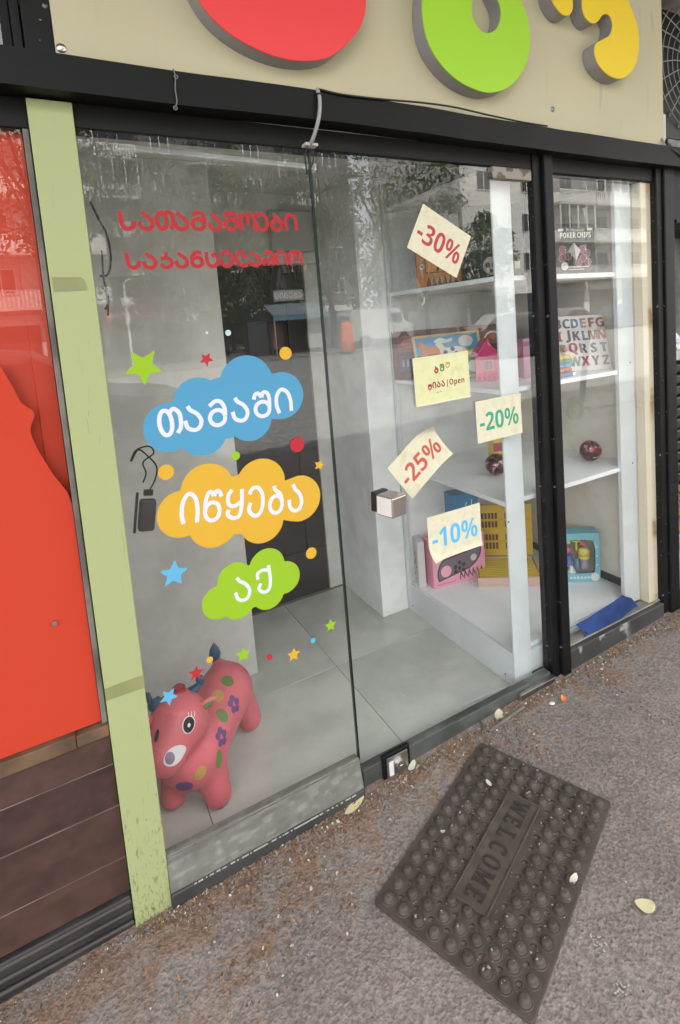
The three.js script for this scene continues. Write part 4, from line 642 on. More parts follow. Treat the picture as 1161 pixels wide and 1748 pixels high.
{
  const b = cloud('blue cloud sticker with white Georgian lettering, topmost cloud', M.stBlue, [[0.211, 1.222, 0.061], [0.287, 1.275, 0.062], [0.416, 1.309, 0.071], [0.508, 1.262, 0.064], [0.415, 1.213, 0.06], [0.29, 1.2, 0.063], [0.35, 1.25, 0.08]], [0.352, 1.25]);
  georgian(b, ['t', 'a', 'm', 'a', 'sh', 'i'], M.stWhite, 0.183, 1.202, 0.546, 1.217, 0.063, 0.0105, 0.0006);
  const y = cloud('yellow cloud sticker with white Georgian lettering, middle cloud', M.stYellow, [[0.217, 1.0, 0.06], [0.287, 1.047, 0.068], [0.428, 1.033, 0.068], [0.532, 0.968, 0.065], [0.42, 0.932, 0.062], [0.293, 0.957, 0.064], [0.37, 0.99, 0.08]], [0.37, 0.99]);
  georgian(y, ['i', 'w', 'y', 'e', 'b', 'a'], M.stWhite, 0.206, 0.975, 0.549, 0.932, 0.076, 0.0108, 0.0006);
  const g = cloud('lime green cloud sticker with two white Georgian letters, lowest cloud', M.stGreen, [[0.285, 0.744, 0.045], [0.333, 0.79, 0.048], [0.422, 0.802, 0.05], [0.468, 0.756, 0.046], [0.418, 0.727, 0.046], [0.335, 0.728, 0.046], [0.38, 0.76, 0.06]], [0.378, 0.762]);
  georgian(g, ['a', 'q'], M.stWhite, 0.324, 0.727, 0.444, 0.735, 0.068, 0.0095, 0.0006, 0.76);
  const r1 = thing('window_lettering', 'upper line of red Georgian letters on the clear pane', 'lettering', [0, 0, 0.0015]);
  georgian(r1, ['s', 'a', 't', 'a', 'm', 'a', 'sh', 'o', 'e', 'b', 'i'], M.stText, 0.15, 1.7, 0.6, 1.703, 0.041, 0.0098, 0, 0.86);
  const r2 = thing('window_lettering', 'lower line of red Georgian letters on the clear pane', 'lettering', [0, 0, 0.0015]);
  georgian(r2, ['s', 'a', 'k', 'a', 'n', 'c', 'e', 'l', 'a', 'r', 'i', 'o'], M.stText, 0.154, 1.61, 0.6, 1.611, 0.036, 0.0092, 0, 0.86);
}
function star(label, x, y, R, mat, rot) { const s = []; for (let k = 0; k < 10; k++) { const a = rot + k * Math.PI / 5, r = k % 2 ? R * 0.47 : R; s.push([r * Math.cos(a), r * Math.sin(a)]); } const m = mesh('star_sticker', ext(poly(s), 0.0005), mat); m.position.set(x, y, 0.0016); return tag(m, label, 'window sticker'); }
function dot(label, x, y, r, mat) { const m = mesh('dot_sticker', new THREE.CylinderGeometry(r, r, 0.0005, 28).rotateX(Math.PI / 2), mat); m.position.set(x, y, 0.0018); return tag(m, label, 'window sticker'); }
star('large lime star sticker beside the blue cloud', 0.168, 1.377, 0.046, M.stGreen, -Math.PI / 2 - 0.05);
star('small red star sticker above the blue cloud', 0.318, 1.38, 0.0185, M.stRed, -Math.PI / 2 + 0.05);
star('small yellow star sticker at the right end of the yellow cloud', 0.602, 1.05, 0.017, M.stYellow, -Math.PI / 2 + 0.25);
star('blue star sticker under the left end of the yellow cloud', 0.182, 0.853, 0.036, M.stSky, Math.PI / 2 - 0.15);
star('lime star sticker below the green cloud', 0.333, 0.58, 0.022, M.stGreen, Math.PI / 2 - 0.1);
star('yellow star sticker on the lower right of the clear pane', 0.474, 0.526, 0.021, M.stYellow, Math.PI / 2 - 0.12);
star('lime star sticker near the door seam', 0.594, 0.571, 0.02, M.stGreen, Math.PI / 2 - 0.05);
star('red star sticker in front of the pink toy animal', 0.208, 0.577, 0.0205, M.stRed, Math.PI / 2 - 0.15);
star('light blue star sticker on the forehead of the pink toy animal', 0.136, 0.542, 0.0235, M.stSky, -Math.PI / 2 - 0.05);
dot('tiny pale dot sticker left of the dark doorway', 0.326, 1.446, 0.0035, M.stPale);
dot('small pale blue dot sticker on the dark doorway', 0.38, 1.442, 0.0075, M.stPale);
dot('orange yellow dot sticker above the right lobe of the blue cloud', 0.531, 1.375, 0.0175, M.stYellow);
dot('large red dot sticker between the blue and yellow clouds', 0.541, 1.12, 0.021, M.stRed);
dot('small lime dot sticker between the blue and yellow clouds', 0.367, 1.121, 0.0115, M.stGreen);
dot('yellow dot sticker at the upper left of the yellow cloud', 0.191, 1.113, 0.019, M.stYellow);
dot('yellow dot sticker right of the green cloud', 0.554, 0.803, 0.0165, M.stYellow);
dot('small red dot sticker between a lime and a yellow star', 0.404, 0.546, 0.009, M.stRed);
dot('small blue dot sticker above the yellow star', 0.536, 0.546, 0.0078, M.stSky);
dot('small yellow dot sticker in front of the tail of the pink toy', 0.245, 0.599, 0.0085, M.stYellow);

// ---------------------------------------------------------------- pink bouncy toy animal
{
  const t = thing('toy_cow', 'pink rubber ride-on toy animal with flower spots behind the clear pane', 'toy animal', [0, 0, 0]);
  const B = [ // joint, radius, joint, radius
    [[0.205, 0.19, -0.235], 0.1, [0.352, 0.245, -0.37], 0.088], [[0.21, 0.23, -0.235], 0.07, [0.178, 0.325, -0.19], 0.062], [[0.172, 0.338, -0.18], 0.083, [0.126, 0.292, -0.135], 0.056],
    [[0.246, 0.16, -0.215], 0.055, [0.258, 0.066, -0.18], 0.04], [[0.17, 0.17, -0.26], 0.052, [0.142, 0.068, -0.25], 0.038], [[0.395, 0.19, -0.4], 0.055, [0.436, 0.072, -0.425], 0.04], [[0.33, 0.18, -0.44], 0.055, [0.34, 0.07, -0.47], 0.04],
    [[0.35, 0.305, -0.41], 0.024, [0.342, 0.328, -0.425], 0.013],
  ].map(([a, ra, b, rb]) => ({ a: V(...a), ra, b: V(...b), rb }));
  const q = V(), w = V();
  const sdf = (x, y, z) => {
    let d = 1e3;
    for (const { a, ra, b, rb } of B) { q.set(x, y, z).sub(a); w.subVectors(b, a); const h = clamp(q.dot(w) / w.lengthSq()); const e = q.addScaledVector(w, -h).length() - (ra + (rb - ra) * h); const k = 0.022, m = Math.max(k - Math.abs(d - e), 0) / k; d = Math.min(d, e) - m * m * k * 0.25; }
    return Math.max(d, FY - y);
  };
  const N = 100, S = 0.26, cx = 0.28, cy = 0.2, cz = -0.28;
  const mc = new MarchingCubes(N, undefined, false, false, 200000); mc.isolation = 0; mc.reset();
  for (let k = 0; k < N; k++) for (let j = 0; j < N; j++) for (let i = 0; i < N; i++) mc.setCell(i, j, k, -sdf(cx + S * (i - N / 2) / (N / 2), cy + S * (j - N / 2) / (N / 2), cz + S * (k - N / 2) / (N / 2)));
  mc.update();
  const n = mc.count ?? mc.geometry.drawRange.count, g = new THREE.BufferGeometry(), pos = new Float32Array(mc.positionArray.slice(0, n * 3)), nor = new Float32Array(n * 3), e = 0.002;
  const grad = (x, y, z) => V(sdf(x + e, y, z) - sdf(x - e, y, z), sdf(x, y + e, z) - sdf(x, y - e, z), sdf(x, y, z + e) - sdf(x, y, z - e)).normalize();
  for (let i = 0; i < n; i++) { pos[3 * i] = cx + S * pos[3 * i]; pos[3 * i + 1] = cy + S * pos[3 * i + 1]; pos[3 * i + 2] = cz + S * pos[3 * i + 2]; const gr = grad(pos[3 * i], pos[3 * i + 1], pos[3 * i + 2]); gr.toArray(nor, 3 * i); }
  g.setAttribute('position', new THREE.BufferAttribute(pos, 3)); g.setAttribute('normal', new THREE.BufferAttribute(nor, 3));
  mesh('body', uvm(g), std([0.68, 0.15, 0.175], 0.42, { map: SMEAR }), t);
  const cam = V(0, 1.44, 1.38);
  const hit = (p) => { const d = V(...p).sub(cam).normalize(), o = cam.clone(); for (let k = 0; k < 200; k++) { const s = sdf(o.x, o.y, o.z); if (s < 0.0004) break; o.addScaledVector(d, Math.min(s, 0.05)); } return o; };
  const patch = (name, p, rx, ry, ang, mat, lift = 0.0009, parent = t, dx = 0, dy = 0) => {   // painted spot that lies on the rubber skin
    const s = hit(p), nn = grad(s.x, s.y, s.z), tx = V(0, 1, 0).cross(nn).normalize(), ty = nn.clone().cross(tx), ps = [], idx = [], R = 5, K = 20;
    for (let r = 0; r <= R; r++) for (let k = 0; k < K; k++) { const a = k / K * Math.PI * 2, f = r / R, u = rx * f * Math.cos(a), v = ry * f * Math.sin(a), U = u * Math.cos(ang) - v * Math.sin(ang) + dx, W = u * Math.sin(ang) + v * Math.cos(ang) + dy; const o = s.clone().addScaledVector(tx, U).addScaledVector(ty, W); for (let m = 0; m < 6; m++) { const gg = grad(o.x, o.y, o.z); o.addScaledVector(gg, lift - sdf(o.x, o.y, o.z)); } ps.push(o.x, o.y, o.z); if (r < R) { const a0 = r * K + k, a1 = r * K + (k + 1) % K; idx.push(a0, a0 + K, a1, a1, a0 + K, a1 + K); } }
    const gg = new THREE.BufferGeometry(); gg.setAttribute('position', new THREE.Float32BufferAttribute(ps, 3)); gg.setIndex(idx); gg.computeVertexNormals(); gg.setAttribute('uv', new THREE.Float32BufferAttribute(new Float32Array(ps.length / 3 * 2), 2));
    return name ? mesh(name, gg, mat, parent) : gg;
  };
  const col = { green: std([0.13, 0.2, 0.06], 0.45), yellow: std([0.5, 0.3, 0.08], 0.45), violet: std([0.15, 0.05, 0.2], 0.45), white: std([0.72, 0.68, 0.68], 0.45), black: std([0.012, 0.012, 0.014], 0.3), blue: std([0.02, 0.07, 0.13], 0.45), nose: std([0.22, 0.16, 0.24], 0.45) };
  patch('spot', [0.168, 0.118, -0.2], 0.026, 0.02, 0, col.violet); patch('spot', [0.218, 0.137, -0.2], 0.016, 0.021, -0.5, col.yellow); patch('spot', [0.276, 0.154, -0.2], 0.013, 0.026, -0.25, col.green);
  patch('spot', [0.3, 0.288, -0.2], 0.017, 0.024, 0.25, col.green); patch('spot', [0.326, 0.39, -0.2], 0.018, 0.022, 0.5, col.green); patch('spot', [0.292, 0.355, -0.2], 0.02, 0.02, 0, col.yellow);
  for (const [p, r] of [[[0.338, 0.308, -0.2], 0.0155], [[0.29, 0.222, -0.2], 0.0155]]) { const fl = []; for (let k = 0; k < 5; k++) { const a = k / 5 * Math.PI * 2; fl.push(patch(null, p, r * 0.66, r * 0.66, 0, null, 0.0009 + 0.00012 * k, t, Math.cos(a) * r * 0.9, Math.sin(a) * r * 1.15)); } mesh('flower_spot', fl, col.violet, t); }
  patch('eye_white', [0.191, 0.36, -0.12], 0.0185, 0.0225, -0.2, col.white); patch('eye', [0.191, 0.36, -0.12], 0.0155, 0.02, -0.2, col.black, 0.0016); patch('eye_dot', [0.191, 0.359, -0.12], 0.004, 0.0055, -0.2, col.white, 0.0022);
  patch('eye', [0.106, 0.366, -0.12], 0.007, 0.015, 0.1, col.black, 0.0012);
  for (let k = 0; k < 3; k++) patch('eyelash', [0.193 + 0.008 * k, 0.388 - 0.002 * k, -0.12], 0.0012, 0.008, -0.3 - 0.15 * k, col.white, 0.0012);
  patch('muzzle', [0.143, 0.302, -0.1], 0.034, 0.023, 0.0, col.white, 0.0012); patch('nose', [0.13, 0.302, -0.1], 0.0125, 0.0155, 0.2, col.nose, 0.002);
  const tuft = (p, s, rz) => { const gg = new THREE.IcosahedronGeometry(1, 4), a = gg.attributes.position; for (let i = 0; i < a.count; i++) { const x = a.getX(i), y = a.getY(i), z = a.getZ(i), k = 0.75 + 0.5 * vnoise(x * 2.2 + 9, y * 2.2 + z * 1.7 + 9, 64, 181); a.setXYZ(i, x * k * s[0], y * k * s[1], z * k * s[2]); } gg.computeVertexNormals(); gg.rotateZ(rz); return uvm(gg.translate(...p)); };
  mesh('hair', [tuft([0.116, 0.405, -0.2], [0.02, 0.017, 0.016], 0.4), tuft([0.103, 0.428, -0.2], [0.008, 0.022, 0.009], 0.2)], col.blue, t); mesh('hair', [tuft([0.225, 0.398, -0.205], [0.022, 0.014, 0.016], 0.45), tuft([0.248, 0.418, -0.21], [0.012, 0.018, 0.01], 0.3)], col.blue, t);
  mesh('plug', [cyl(0.021, 0.019, 0.016, 0.185, 0.418, -0.2, 20), cyl(0.012, 0.012, 0.006, 0.185, 0.429, -0.2, 14)], std([0.35, 0.03, 0.04], 0.4), t);
  const ear = mesh('ear', uvm(new THREE.SphereGeometry(1, 18, 12).scale(0.016, 0.036, 0.01).translate(0, 0.03, 0)), std([0.62, 0.16, 0.16], 0.45), t); ear.position.set(0.228, 0.36, -0.165); ear.rotation.set(0.2, -0.3, -0.95);
  mesh('ear_inside', uvm(new THREE.SphereGeometry(1, 14, 10).scale(0.009, 0.025, 0.004).translate(0, 0.03, 0.008)), col.green, ear);
  const ear2 = mesh('ear', uvm(new THREE.SphereGeometry(1, 18, 12).scale(0.016, 0.036, 0.01).translate(0, 0.03, 0)), std([0.62, 0.16, 0.16], 0.45), t); ear2.position.set(0.118, 0.36, -0.19); ear2.rotation.set(0.1, 0.3, 1.05);
  mesh('tail_tip', new THREE.LatheGeometry([[0.0005, -0.028], [0.014, -0.022], [0.02, -0.004], [0.016, 0.014], [0.007, 0.03], [0.0005, 0.04]].map((p) => new THREE.Vector2(...p)), 20).translate(0.34, 0.353, -0.427), col.blue, t);
}

// ---------------------------------------------------------------- rubber welcome mat
{
  const t = thing('doormat', 'dark rubber doormat with round knobs and a raised welcome plate', 'doormat', [1.056, 0.0362, 0.086]);
  t.quaternion.setFromAxisAngle(V(0, 0, 1), Math.atan(0.034)).multiply(new THREE.Quaternion().setFromAxisAngle(V(0, 1, 0), -1.187));
  const rub = std([0.084, 0.066, 0.053], 0.66, { map: mottle(0.84, 1, 191, 24), bumpMap: GREY, bumpScale: 0.0012 });
  const rub2 = std([0.092, 0.073, 0.058], 0.64, { map: mottle(0.84, 1, 193, 28), bumpMap: GREY, bumpScale: 0.0012 });
  const rubDark = std([0.062, 0.049, 0.04], 0.66, { map: mottle(0.72, 1, 191, 14) });
  const W = 0.402, L = 0.586, sh = new THREE.Shape(); const r = 0.012;
  sh.moveTo(r, 0); sh.lineTo(W - r, 0); sh.quadraticCurveTo(W, 0, W, r); sh.lineTo(W, L - r); sh.quadraticCurveTo(W, L, W - r, L); sh.lineTo(r, L); sh.quadraticCurveTo(0, L, 0, L - r); sh.lineTo(0, r); sh.quadraticCurveTo(0, 0, r, 0);
  const X = (i) => 0.028 + i * 0.0433, Z = (j) => 0.024 + j * 0.0411, plate = { x0: 0.152, x1: 0.247, z0: 0.126, z1: 0.466 };
  const inPlate = (x, z, m) => x > plate.x0 - m && x < plate.x1 + m && z > plate.z0 - m && z < plate.z1 + m;
  for (let i = 0; i < 8; i++) for (let j = 0; j < 13; j++) { const x = X(i) + 0.0217, z = Z(j) + 0.0205; if (!inPlate(x, z, 0.012)) { const h = new THREE.Path(); h.absellipse(x, z, 0.007, 0.007, 0, Math.PI * 2); sh.holes.push(h); } }
  const down = (g, y) => uvm(g.rotateX(Math.PI / 2).translate(0, y, 0));
  mesh('base', down(ext(sh, 0.007, 0.0015, 6), 0.008), rub, t);
  const kn = [0, 1, 2].map((v) => { const a = 0.0112 + 0.0005 * v; return uvm(new THREE.LatheGeometry([[0.0188, 0], [0.0182, 0.0016], [0.0165, 0.0018], [0.0152, 0.0008], [a + 0.0004, 0.0014], [a, 0.006], [a * 0.8, 0.0096], [a * 0.45, 0.0116], [a * 0.36, 0.0108], [0.0002, 0.0114]].map((p) => new THREE.Vector2(...p)), 18)); });
  reseed(31);
  for (let i = 0; i < 9; i++) for (let j = 0; j < 14; j++) { const x = X(i), z = Z(j); if (inPlate(x, z, 0.008)) continue; const m = mesh('knob', kn[(i * 3 + j * 5) % 3], rnd() < 0.5 ? rub : rub2, t); m.position.set(x, 0.0075, z); m.rotation.y = rnd() * 6; }
  { const fl = []; for (let k = 0; k < 260; k++) { const big = rnd() < 0.12; fl.push(new THREE.IcosahedronGeometry(big ? rr(0.0016, 0.003) : rr(0.0006, 0.0015), 0).scale(1.4, 0.5, 1).rotateY(rr(0, 6)).translate(rr(0.01, W - 0.01), 0.0088, rr(0.01, L - 0.01))); } for (let k = 0; k < 46; k++) { const i = Math.floor(rr(0, 9)), j = Math.floor(rr(0, 14)); if (inPlate(X(i), Z(j), 0.008)) continue; fl.push(new THREE.IcosahedronGeometry(rr(0.001, 0.0028), 0).scale(1.6, 0.5, 1).rotateY(rr(0, 6)).translate(X(i) + rr(-0.006, 0.006), 0.0187, Z(j) + rr(-0.006, 0.006))); } mesh('grit', fl, std([0.34, 0.29, 0.23], 0.85), t).userData.kind = 'stuff'; }
  const p = mesh('plate', bx(plate.x0, plate.x1, 0.0078, 0.0125, plate.z0, plate.z1, 0.002), rub2, t);
  mesh('rim', [bx(plate.x0, plate.x0 + 0.004, 0.0126, 0.016, plate.z0, plate.z1, 0.001), bx(plate.x1 - 0.004, plate.x1, 0.0126, 0.016, plate.z0, plate.z1, 0.001), bx(plate.x0 + 0.0041, plate.x1 - 0.0041, 0.0126, 0.016, plate.z0, plate.z0 + 0.004, 0.001), bx(plate.x0 + 0.0041, plate.x1 - 0.0041, 0.0126, 0.016, plate.z1 - 0.004, plate.z1, 0.001)], rub2, p);
  [...'WELCOME'].forEach((ch, k) => { const g = textGeo(ch, 0.047, 0.0022, serif, 4); const m = mesh('letter', uvm(g), rubDark, p); m.rotation.set(-Math.PI / 2, 0, -Math.PI / 2); m.position.set(0.1995, 0.0126, plate.z0 + 0.034 + k * 0.0455); m.scale.x = 0.72; });
}

// ---------------------------------------------------------------- litter on the pavement
{
  reseed(404);
  const leaf = (L, W, bend, twist) => { const g = new THREE.PlaneGeometry(L, W, 14, 6), p = g.attributes.position; for (let i = 0; i < p.count; i++) { const x = p.getX(i), y = p.getY(i), f = Math.sqrt(Math.max(0, 1 - Math.pow(Math.abs(2 * x / L), 1.7))); p.setXYZ(i, x, y * f, bend * x * x / L * 2 + Math.abs(y) * f * 0.3 * bend + twist * x * y / L); } g.rotateX(-Math.PI / 2); g.computeVertexNormals(); return g; };
  const put = (m, x, z, y = 0.004) => { m.position.set(x, ground(x) + y, z); m.rotation.y = rr(0, 6); return m; };
  const l1 = put(mesh('dry_leaf', leaf(0.085, 0.026, 0.1, 0.1), M.leafDry), 0.603, 0.045); l1.rotation.y = 0.35; tag(l1, 'long pale yellow leaf lying against the base under the door seam', 'leaf');
  tag(put(mesh('dry_leaf', leaf(0.045, 0.032, 0.3, 0.4), M.leafDry), 1.04, 0.666), 'curled pale yellow leaf on the asphalt right of the doormat', 'leaf');
  tag(put(mesh('dry_leaf', leaf(0.04, 0.014, 0.1, 0.2), M.leafPale), 0.76, 0.255), 'small pale leaf at the left edge of the doormat', 'leaf');
  tag(put(mesh('dry_leaf', leaf(0.045, 0.02, 0.2, 0.1), M.leafPale), 0.82, 0.03), 'pale leaf scrap in front of the lock plate', 'leaf');
  tag(put(mesh('paper_scrap', leaf(0.05, 0.03, 0.1, 0.3), std([0.6, 0.52, 0.4], 0.8, { side: THREE.DoubleSide })), 1.19, 0.03), 'beige scrap of paper beside the door rail', 'scrap');
  const wr = put(mesh('candy_wrapper', leaf(0.035, 0.022, 0.5, 0.6), std([0.6, 0.2, 0.05], 0.35, { side: THREE.DoubleSide })), 1.42, 0.115); tag(wr, 'orange candy wrapper beside the foot of the mullion', 'wrapper');
  tag(put(mesh('shell_fragment', new THREE.SphereGeometry(0.011, 14, 8, 0, 6.3, 0, 1.4).scale(1, 0.5, 0.7), std([0.7, 0.68, 0.64], 0.6, { side: THREE.DoubleSide })), 1.375, 0.1, 0.003), 'small white round fragment near the steel threshold', 'fragment');
  tag(put(mesh('seed_husk', leaf(0.026, 0.012, 0.1, 0.1), std([0.62, 0.58, 0.55], 0.7, { side: THREE.DoubleSide })), 0.962, 0.228, 0.022), 'whitish husk lying between the knobs of the doormat', 'husk');
  tag(put(mesh('paper_scrap', leaf(0.03, 0.015, 0.2, 0.5), std([0.68, 0.64, 0.52], 0.7, { side: THREE.DoubleSide })), 0.945, 0.545, 0.02), 'small cream scrap near the right edge of the doormat', 'scrap');
  for (const [x, z, l] of [[0.862, 0.737, 'pale crumbs of bird dropping near the lower right'], [0.89, 0.655, 'pale crumbs of bird dropping just right of the doormat']]) { const gs = []; for (let k = 0; k < 22; k++) { const a = rr(-0.012, 0.012) + rr(-0.012, 0.012), b = rr(-0.01, 0.01) + rr(-0.012, 0.012); gs.push(new THREE.IcosahedronGeometry(rr(0.0006, 0.0026), 0).scale(1.5, 0.3, 1).rotateY(rr(0, 6)).translate(a, 0.001, b)); } tag(put(mesh('dropping', gs, std([0.38, 0.36, 0.32], 0.9)), x, z, 0.002), l, 'dropping'); }
  const th = thing('steel_threshold', 'short worn steel threshold plate left of the mullion foot', 'threshold', [0, 0, 0]);
  const ms = thing('metal_strip', 'thin bent metal strip on the ground beside the beige paper scrap', 'strip', [0, 0, 0]); mesh('long_arm', uvm(bx(-0.09, 0.09, 0, 0.004, -0.005, 0.005, 0.001).rotateY(0.1).translate(1.2, 0.045, 0.062)), M.metalWorn, ms); mesh('short_arm', uvm(bx(-0.03, 0.03, 0, 0.004, -0.004, 0.004, 0.001).rotateY(1.2).translate(1.105, 0.041, 0.045)), M.metalWorn, ms);
  mesh('plate', bx(1.30, 1.478, 0.03, 0.066, -0.02, 0.026, 0.004), M.metalWorn, th); mesh('lip', bx(1.3, 1.478, 0.066, 0.07, 0.0, 0.03, 0.002), M.metalWorn, th);
  const gr = (n, fn, r0, r1, name, label, cat) => {
    const im = new THREE.InstancedMesh(new THREE.IcosahedronGeometry(1, 1), std([1, 1, 1], 0.9), n), m = new THREE.Matrix4(), q = new THREE.Quaternion(), c = new THREE.Color();
    for (let i = 0; i < n; i++) { const [x, z] = fn(); const s = r0 + (r1 - r0) * Math.pow(rnd(), 3); q.setFromEuler(new THREE.Euler(rr(0, 6), rr(0, 6), rr(0, 6))); m.compose(V(x, ground(x) + s * 0.3, z), q, V(s * rr(0.8, 1.7), s * rr(0.5, 0.9), s * rr(0.7, 1.2))); im.setMatrixAt(i, m); const k = rnd(), b = rr(0.5, 1.2); k < 0.55 ? c.setRGB(0.19 * b, 0.11 * b, 0.065 * b) : k < 0.93 ? c.setRGB(0.22 * b, 0.19 * b, 0.16 * b) : c.setRGB(0.5 * b, 0.47 * b, 0.42 * b); im.setColorAt(i, c); }
    im.name = numbered(name); im.castShadow = im.receiveShadow = true; scene.add(im); tag(im, label, cat, null, 'stuff');
  };
  gr(13000, () => { const x = rr(0.0, 2.3), cl = fbm(x / 4 + 0.1, 0.4, 28, 3, 201); return [x, 0.035 + Math.pow(rnd(), 2.4) * (0.03 + 0.32 * sstep(0.38, 0.75, cl))]; }, 0.0008, 0.0042, 'gravel', 'brown grit and leaf crumbs along the foot of the shopfront', 'grit');
  gr(2600, () => [rr(-0.4, 2.5), rr(0.05, 1.3)], 0.0006, 0.0022, 'gravel', 'loose grit scattered over the asphalt', 'grit');
  gr(700, () => [rr(-0.5, 0.0), 0.03 + Math.pow(rnd(), 2) * 0.07], 0.0008, 0.003, 'gravel', 'grit along the foot of the brown planks', 'grit');
  const im = new THREE.InstancedMesh(leaf(1, 0.4, 0.1, 0.2), std([1, 1, 1], 0.85, { side: THREE.DoubleSide }), 900), m = new THREE.Matrix4(), q = new THREE.Quaternion(), c = new THREE.Color();
  for (let i = 0; i < 900; i++) { const x = rr(0.02, 2.3), z = 0.04 + Math.pow(rnd(), 2.5) * 0.26, s = rr(0.004, 0.016); q.setFromEuler(new THREE.Euler(rr(-0.4, 0.4), rr(0, 6), rr(-0.4, 0.4))); m.compose(V(x, ground(x) + 0.003, z), q, V(s, s, s)); im.setMatrixAt(i, m); const b = rr(0.5, 1.3); c.setRGB(0.28 * b, 0.16 * b, 0.08 * b); im.setColorAt(i, c); }
  im.name = 'leaf_litter'; im.castShadow = true; scene.add(im); tag(im, 'small brown leaf flakes along the foot of the shopfront', 'leaf litter', null, 'stuff');
}

// ---------------------------------------------------------------- across the street (seen mirrored in the shop glass)
{
  const wallT = (c) => std(c, 0.85, { map: mottle(0.85, 1, 211, 8) });
  const pane = std([0.03, 0.035, 0.04], 0.15), white = std([0.7, 0.7, 0.68], 0.6), railM = std([0.3, 0.3, 0.3], 0.6);
  function block(label, x0, x1, z0, z1, floors, c, bays, balc) {
    const t = thing('apartment_building', label, 'building', [0, 0, 0]);
    const H = 3.7 + floors * 3.1;
    mesh('wall', bx(x0, x1, 0, H, z0, z1), wallT(c), t); mesh('roof', bx(x0 - 0.2, x1 + 0.2, H + 0.001, H + 0.35, z0 - 0.3, z1 + 0.2), wallT([0.35, 0.34, 0.33]), t);
    const n = bays, bw = (x1 - x0) / n;
    for (let f = 0; f < floors; f++) for (let i = 0; i < n; i++) {
      const cx = x0 + (i + 0.5) * bw, y = 3.7 + f * 3.1, w = mesh('window', bx(cx - 0.75, cx + 0.75, y + 0.85, y + 2.35, z0 - 0.06, z0 - 0.002), white, t);
      mesh('pane', [bx(cx - 0.68, cx - 0.04, y + 0.92, y + 2.28, z0 - 0.068, z0 - 0.0605), bx(cx + 0.04, cx + 0.68, y + 0.92, y + 2.28, z0 - 0.068, z0 - 0.0605)], pane, w);
      if (balc(f, i)) {
        const b = mesh('balcony', [bx(cx - bw * 0.47, cx + bw * 0.47, y - 0.15, y + 0.03, z0 - 1.3, z0 - 0.07)], wallT([0.5, 0.49, 0.46]), t);
        const bars = []; for (let k = 0; k <= 16; k++) bars.push(bx(cx - bw * 0.46 + k * bw * 0.92 / 16 - 0.05, cx - bw * 0.46 + k * bw * 0.92 / 16 + 0.05, y + 0.04, y + 0.95, z0 - 1.28, z0 - 1.24)); bars.push(bx(cx - bw * 0.47, cx + bw * 0.47, y + 0.951, y + 1.02, z0 - 1.3, z0 - 1.22)); mesh('railing', bars, (f + i) % 3 ? white : railM, b);
        if ((f * 3 + i) % 4 === 1) mesh('glazed_screen', [0, 1, 2, 3, 4].map((k) => bx(cx - bw * 0.46 + k * bw * 0.23 - 0.04, cx - bw * 0.46 + k * bw * 0.23 + 0.04, y + 1.021, y + 2.9, z0 - 1.28, z0 - 1.2)), white, b);
      }
    }
    for (let i = 0; i < n; i++) { const cx = x0 + (i + 0.5) * bw, s = mesh('shop_front', bx(cx - bw * 0.42, cx + bw * 0.42, 0.3, 2.7, z0 - 0.05, z0 - 0.002), pane, t); mesh('sign_band', bx(cx - bw * 0.44, cx + bw * 0.44, 2.75, 3.35, z0 - 0.15, z0 - 0.0505), i % 2 ? white : wallT([0.3, 0.28, 0.26]), s); }
    return t;
  }
  block('pale apartment block with balconies, mirrored in the right panes', 27.5, 82, 31, 44, 5, [0.74, 0.72, 0.69], 12, (f, i) => i > 1);
  block('white apartment block with balconies, mirrored beside the green post', -16, 3.2, 36, 48, 4, [0.66, 0.65, 0.63], 5, (f, i) => i > 1);
  block('dark grey apartment block behind the street trees', 3.3, 27.4, 48, 58, 8, [0.13, 0.125, 0.12], 6, (f, i) => i % 2 === 0);
  { // small red-signed shop
    const t = thing('red_shop', 'low shop with a red sign band and round emblem across the street', 'shop', [0, 0, 0]); const red = std([0.42, 0.05, 0.05], 0.6);
    mesh('wall', bx(2.4, 6.6, 0, 3.3, 31, 35.5), wallT([0.25, 0.24, 0.23]), t); mesh('sign_band', bx(2.3, 6.7, 2.45, 3.15, 30.75, 30.99), red, t);
    const e = mesh('emblem', cyl(0.75, 0.75, 0.12, 4.35, 3.2, 30.68, 28, 'z'), red, t); mesh('emblem_ring', new THREE.TorusGeometry(0.55, 0.03, 6, 30).translate(4.35, 3.2, 30.6), white, e);
    mesh('window', [bx(2.7, 4.2, 0.5, 2.3, 30.93, 30.998), bx(4.5, 6.3, 0.2, 2.3, 30.93, 30.998)], pane, t);
    for (const [word, x] of [[['i', 'n', 'o', 'r', 'b'], 2.5], [['k', 'i', 'r', 'o'], 5.2]]) word.forEach((k, i) => { const g = ribbons(k, 0.06, 0.2, 0.3); const m = mesh('letter', g, white, t); m.position.set(x + i * 0.28, 2.66, 30.73); });
  }
  { // kiosk
    const t = thing('street_kiosk', 'dark street kiosk with a sloping blue-grey awning across the street', 'kiosk', [0, 0, 0]);
    mesh('cabin', bx(10.2, 13.2, 0, 2.4, 27.2, 29.4), std([0.035, 0.035, 0.04], 0.5), t);
    const aw = mesh('awning', bx(-1.65, 1.65, -0.03, 0.03, -0.75, 0.75, 0.01), std([0.13, 0.17, 0.2], 0.5), t); aw.position.set(11.7, 2.42, 26.7); aw.rotation.x = -0.45;
    mesh('awning_front', bx(10.05, 13.35, 1.85, 2.08, 26.0, 26.04), std([0.08, 0.2, 0.24], 0.5), t);
    ['k', 'i', 'o', 's', 'k', 'i'].forEach((k, i) => { const m = mesh('letter', ribbons(k, 0.04, 0.16, 0.2), white, t); m.position.set(11.6 + i * 0.22, 2.32, 26.42); m.rotation.x = -0.45; });
